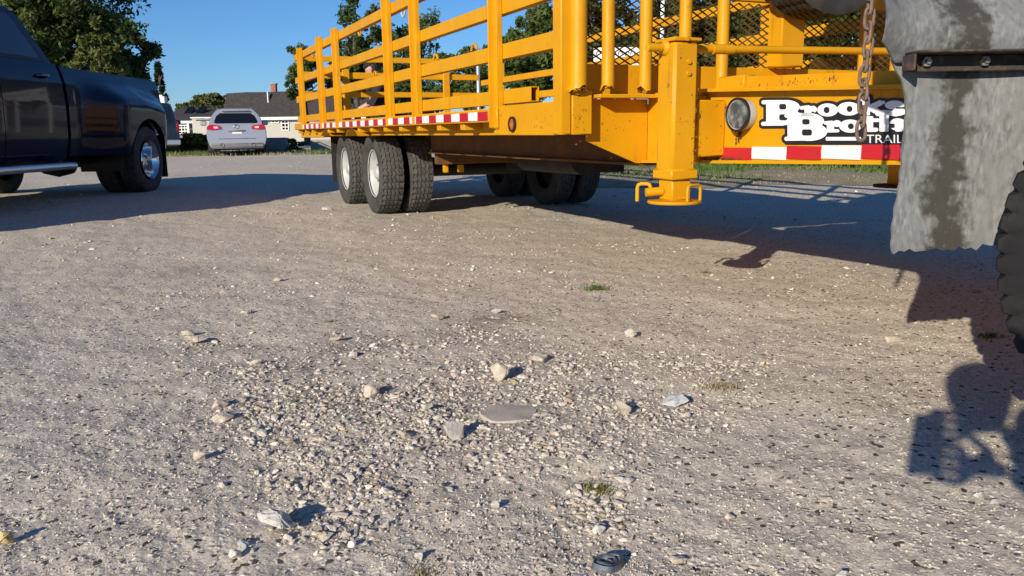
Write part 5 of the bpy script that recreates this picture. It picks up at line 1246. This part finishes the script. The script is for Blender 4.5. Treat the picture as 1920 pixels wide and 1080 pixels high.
# ------------------------------------------------------------------ people
def skin_mesh(name, pts, edges, radii, m, parent=None, sub=2, root=0):
    me = bpy.data.meshes.new(name); me.from_pydata([tuple(p) for p in pts], edges, []); o = bpy.data.objects.new(name, me); COL.objects.link(o)
    o.modifiers.new('skin', 'SKIN'); o.modifiers.new('sub', 'SUBSURF').levels = sub
    for i, v in enumerate(me.skin_vertices[0].data):
        r = radii[i]; v.radius = r if isinstance(r, tuple) else (r, r); v.use_root = (i == root)
    dg = bpy.context.evaluated_depsgraph_get(); dg.update(); m2 = bpy.data.meshes.new_from_object(o.evaluated_get(dg)); bpy.data.objects.remove(o)
    m2.materials.clear(); m2.materials.append(m); m2.polygons.foreach_set('use_smooth', [True]*len(m2.polygons)); m2.name = name
    o = bpy.data.objects.new(name, m2); COL.objects.link(o)
    if parent: o.parent = parent
    return o
def head_mesh(name, c, fwd, up, m, parent, s=1.):
    fwd = Vector(fwd).normalized(); up = (Vector(up)-fwd*Vector(up).dot(fwd)).normalized(); rt = fwd.cross(up); bm = bmesh.new(); bmesh.ops.create_uvsphere(bm, u_segments=28, v_segments=20, radius=1)
    for v in bm.verts:
        x, y, z = v.co                        # y forward, z up
        w = .075*(1-.20*max(0, -z)); d = .095*(1-.10*max(0, -z)); hgt = .118
        X, Y, Z = x*w, y*d, z*hgt
        if z < -.15 and y > .2: Y += .012*(-z)                         # chin and jaw
        n = math.exp(-((x/.16)**2+((z+.12)/.20)**2)) if y > .5 else 0; Y += .026*n   # nose
        e = sum(math.exp(-(((x-q)/.16)**2+((z-.10)/.10)**2)) for q in (-.38, .38)) if y > .4 else 0; Y -= .010*e  # eye sockets
        li = math.exp(-((x/.3)**2+((z+.48)/.09)**2)) if y > .5 else 0; Y += .006*li     # lips
        br_ = math.exp(-((x/.6)**2+((z-.28)/.10)**2)) if y > .4 else 0; Y += .005*br_
        v.co = Vector(c)+s*(rt*X+fwd*Y+up*Z)
    for q in (-1, 1):                         # ears
        r = bmesh.ops.create_uvsphere(bm, u_segments=10, v_segments=8, radius=1)
        for v in r['verts']: x, y, z = v.co; v.co = Vector(c)+s*(rt*(q*.074+x*.012)+fwd*(-.008+y*.02)+up*(.002+z*.033))
    me = bpy.data.meshes.new(name); bm.to_mesh(me); bm.free(); me.materials.append(m); me.polygons.foreach_set('use_smooth', [True]*len(me.polygons))
    o = bpy.data.objects.new(name, me); COL.objects.link(o); o.parent = parent; return o
def hand(name, wrist, dirv, palm_n, m, parent, curl=.5, s=1.):
    d = Vector(dirv).normalized(); n = (Vector(palm_n)-d*Vector(palm_n).dot(d)).normalized(); sd = d.cross(n); w = Vector(wrist)
    P = [w, w+d*.045*s, w+d*.085*s]; E = [(0, 1), (1, 2)]; Rr = [(.024*s, .017*s), (.034*s, .015*s), (.036*s, .013*s)]
    for k, (off, ln) in enumerate(((-.032, .065), (-.011, .078), (.011, .073), (.031, .055))):
        a = len(P); b0 = w+d*.085*s+sd*off*s; q = 0; pos = b0; P.append(pos); Rr.append(.0098*s); E.append((2, a))
        for f_ in (.42, .33, .25):
            q += curl; pos = pos+(d*math.cos(q)+n*math.sin(q))*ln*f_*s; P.append(pos); Rr.append(.0088*s); E.append((len(P)-2, len(P)-1))
    a = len(P); pos = w+d*.03*s-sd*.034*s; P.append(pos); Rr.append(.012*s); E.append((1, a))
    for f_ in (.035, .028): pos = pos+(d*.75-sd*.5+n*.35*curl).normalized()*f_*s; P.append(pos); Rr.append(.010*s); E.append((len(P)-2, len(P)-1))
    return skin_mesh(name, P, E, Rr, m, parent, 1)
def tee(base, up_, torso, arms, m, parent, nm='shirt'):
    P, E, Rr = [], [], []
    for p, r in torso: P.append(Vector(p)); Rr.append(r)
    E += [(i, i+1) for i in range(len(torso)-1)]; sh = len(torso)-2
    for arm in arms:
        prev = sh
        for p, r in arm: P.append(Vector(p)); Rr.append(r); E.append((prev, len(P)-1)); prev = len(P)-1
    return skin_mesh(nm, P, E, Rr, m, parent, 2)
# the man beyond the tailgate of the trailer, head bowed
q = dp(708, 130, 11.95); BX, BY = q.x, 11.95
man = thing('person', 'person in a dark T-shirt and backwards black cap looking down behind the trailer gate', 'person', (BX, BY, gz(BX, BY)))
hipz, shz = .96, 1.47
P = [(.06, 0, hipz), (.06, .0, 1.12), (.05, 0, 1.30), (.02, 0, 1.46), (-.03, 0, 1.55), (-.07, 0, 1.62),
     (.03, -.18, 1.45), (-.06, -.24, 1.22), (-.28, -.20, 1.12), (.03, .18, 1.45), (-.02, .25, 1.20), (-.24, .20, 1.10),
     (.06, -.10, .90), (.03, -.11, .50), (.06, -.11, .10), (-.08, -.12, .04), (.06, .10, .90), (.05, .11, .50), (.08, .11, .10), (-.06, .12, .04)]
E_ = [(0, 1), (1, 2), (2, 3), (3, 4), (4, 5), (3, 6), (6, 7), (7, 8), (3, 9), (9, 10), (10, 11), (0, 12), (12, 13), (13, 14), (14, 15), (0, 16), (16, 17), (17, 18), (18, 19)]
Rr = [(.14, .11), (.13, .10), (.15, .11), (.13, .10), .058, .055, .062, .045, .032, .062, .045, .032, .085, .06, .042, .035, .085, .06, .042, .035]
skin_mesh('body', P, E_, Rr, SKIN, man)
hd = head_mesh('head', (-.085, 0, 1.70), (-.86, .12, -.46), (-.3, 0, 1), SKIN, man)
tee(None, None, [((.06, 0, .90), (.165, .135)), ((.06, 0, 1.12), (.16, .13)), ((.05, 0, 1.30), (.18, .135)), ((.02, 0, 1.45), (.15, .12)), ((-.005, 0, 1.50), (.085, .075))], [[((.035, -.20, 1.43), .085), ((-.02, -.245, 1.29), .075)], [((.035, .20, 1.43), .085), ((0, .25, 1.28), .075)]], SHIRT, man)
skin_mesh('jeans', [(.06, 0, .97), (.06, -.10, .88), (.03, -.11, .50), (.06, -.11, .08), (.06, .10, .88), (.05, .11, .50), (.08, .11, .08)], [(0, 1), (1, 2), (2, 3), (0, 4), (4, 5), (5, 6)], [(.16, .13), .10, .075, .062, .10, .075, .062], JEANS, man)
def cap_on(parent, c, fwd, up, m, brim):
    fwd = Vector(fwd).normalized(); up = (Vector(up)-fwd*Vector(up).dot(fwd)).normalized(); rt = fwd.cross(up); bm = bmesh.new(); bmesh.ops.create_uvsphere(bm, u_segments=24, v_segments=16, radius=1)
    bmesh.ops.delete(bm, geom=[v for v in bm.verts if v.co.z < -.05], context='VERTS')
    for v in bm.verts: x, y, z = v.co; v.co = Vector(c)+rt*x*.084+fwd*y*.105+up*(.045+z*.085)
    V = []; n = 12
    for k in range(n+1):
        t = PI*k/n; a = math.cos(t)
        for rr in (.95, 1.75): V.append(bm.verts.new(Vector(c)+rt*(a*.080*(1 if rr < 1 else .9))+fwd*brim*(math.sin(t)*.105*rr+.0)+up*(.048-.012*(rr > 1)-.02*abs(a))))
    for k in range(n): bm.faces.new((V[2*k], V[2*k+1], V[2*k+3], V[2*k+2]))
    me = bpy.data.meshes.new('cap'); bm.to_mesh(me); bm.free(); me.materials.append(m); me.polygons.foreach_set('use_smooth', [True]*len(me.polygons))
    o = bpy.data.objects.new('cap', me); COL.objects.link(o); o.parent = parent
    o.modifiers.new('thick', 'SOLIDIFY').thickness = .004
    return o
cap_on(man, (-.085, 0, 1.70), (-.86, .12, -.46), (-.3, 0, 1), CAPM, -1)
HR = bpy.data.materials['dark hair']
MB().lathe([(-.075, .0), (-.07, .062), (-.02, .080), (.03, .0795)], 20, 'z', (-.062, 0, 1.715)).build('hair', HR, man)
hand('hand', (-.28, -.20, 1.12), (-1, .1, -.2), (0, .4, -1), SKIN, man); hand('hand', (-.24, .20, 1.10), (-1, -.1, -.2), (0, -.4, -1), SKIN, man)
PRINT = simple('white shirt print', (.6, .6, .6), .8)
for k in range(4): MB().box(-.118, -.112, -.10+.03*k, -.085+.03*k, 1.14, 1.30, .001).build('shirt_print', PRINT, man)
for sx, yy in ((-.08, -.12), (-.06, .12)): MB().box(sx-.12, sx+.16, yy-.05, yy+.05, 0, .085, .03).build('shoe', BLACKPL, man)
# the photographer crouching behind the phone, seen only by the shadow at the right edge
ph = thing('person', 'crouching photographer holding up a phone, seen only as a dark shadow at the lower right', 'person', (.45, -.62, 0))
ox, oy = .45, -.62
def Q(x, y, z): return (x-ox, y-oy, z)
P = [Q(.50, -.78, .38), Q(.45, -.68, .58), Q(.36, -.54, .76), Q(.29, -.44, .87), Q(.17, -.31, .89), Q(.09, -.23, .94),
     Q(.42, -.38, .80), Q(.44, -.20, .60), Q(.15, -.05, .715), Q(.20, -.58, .84), Q(.30, -.42, .60), Q(.125, -.10, .845),
     Q(.62, -.72, .36), Q(.66, -.38, .48), Q(.68, -.62, .10), Q(.64, -.45, .04), Q(.36, -.86, .36), Q(.30, -.52, .46), Q(.38, -.80, .09), Q(.34, -.62, .04)]
skin_mesh('body', P, E_, Rr, SKIN, ph)
head_mesh('head', Q(.040, -.15, .975), (-.25, .9, -.3), (0, 0, 1), SKIN, ph)
MB().lathe([(-.02, .078), (.03, .085), (.08, .072), (.11, .03), (.115, 0)], 20, 'z', Q(.05, -.165, .99)).build('hair', HR, ph)
tee(None, None, [(Q(.50, -.78, .40), (.165, .135)), (Q(.45, -.68, .58), (.16, .13)), (Q(.36, -.54, .76), (.17, .13)), (Q(.29, -.44, .86), (.14, .12)), (Q(.25, -.39, .90), (.08, .075))], [[(Q(.42, -.38, .80), .085), (Q(.45, -.23, .63), .075), (Q(.24, -.10, .70), .078), (Q(.165, -.06, .715), .06)], [(Q(.20, -.58, .83), .085), (Q(.27, -.48, .66), .075), (Q(.20, -.25, .74), .078), (Q(.14, -.13, .82), .06)]], SHIRT, ph)
skin_mesh('jeans', [Q(.50, -.78, .40), Q(.62, -.72, .37), Q(.66, -.38, .48), Q(.68, -.61, .12), Q(.36, -.86, .37), Q(.30, -.52, .46), Q(.38, -.79, .11)], [(0, 1), (1, 2), (2, 3), (0, 4), (4, 5), (5, 6)], [(.16, .13), .10, .085, .062, .10, .085, .062], JEANS, ph)
for x, y in ((.66, -.55), (.36, -.72)): MB().box(x-.05-ox, x+.05-ox, y-.12-oy, y+.16-oy, 0, .085, .03).build('shoe', BLACKPL, ph)
hand('hand', Q(.15, -.05, .715), (-.98, .05, .12), (-.1, .95, -.1), SKIN, ph, .22, 1.15)
hand('hand', Q(.125, -.10, .845), (-.9, .35, -.08), (-.1, .9, -.3), SKIN, ph, .25, 1.15)
phone = MB().box(-.062, .020, -.022, -.012, CAM_Z-.085, CAM_Z+.075, .004).build('phone', BLACKPL); tag(phone, 'black phone held level by the crouching photographer, casting the blunt shadow at the lower right', 'phone')
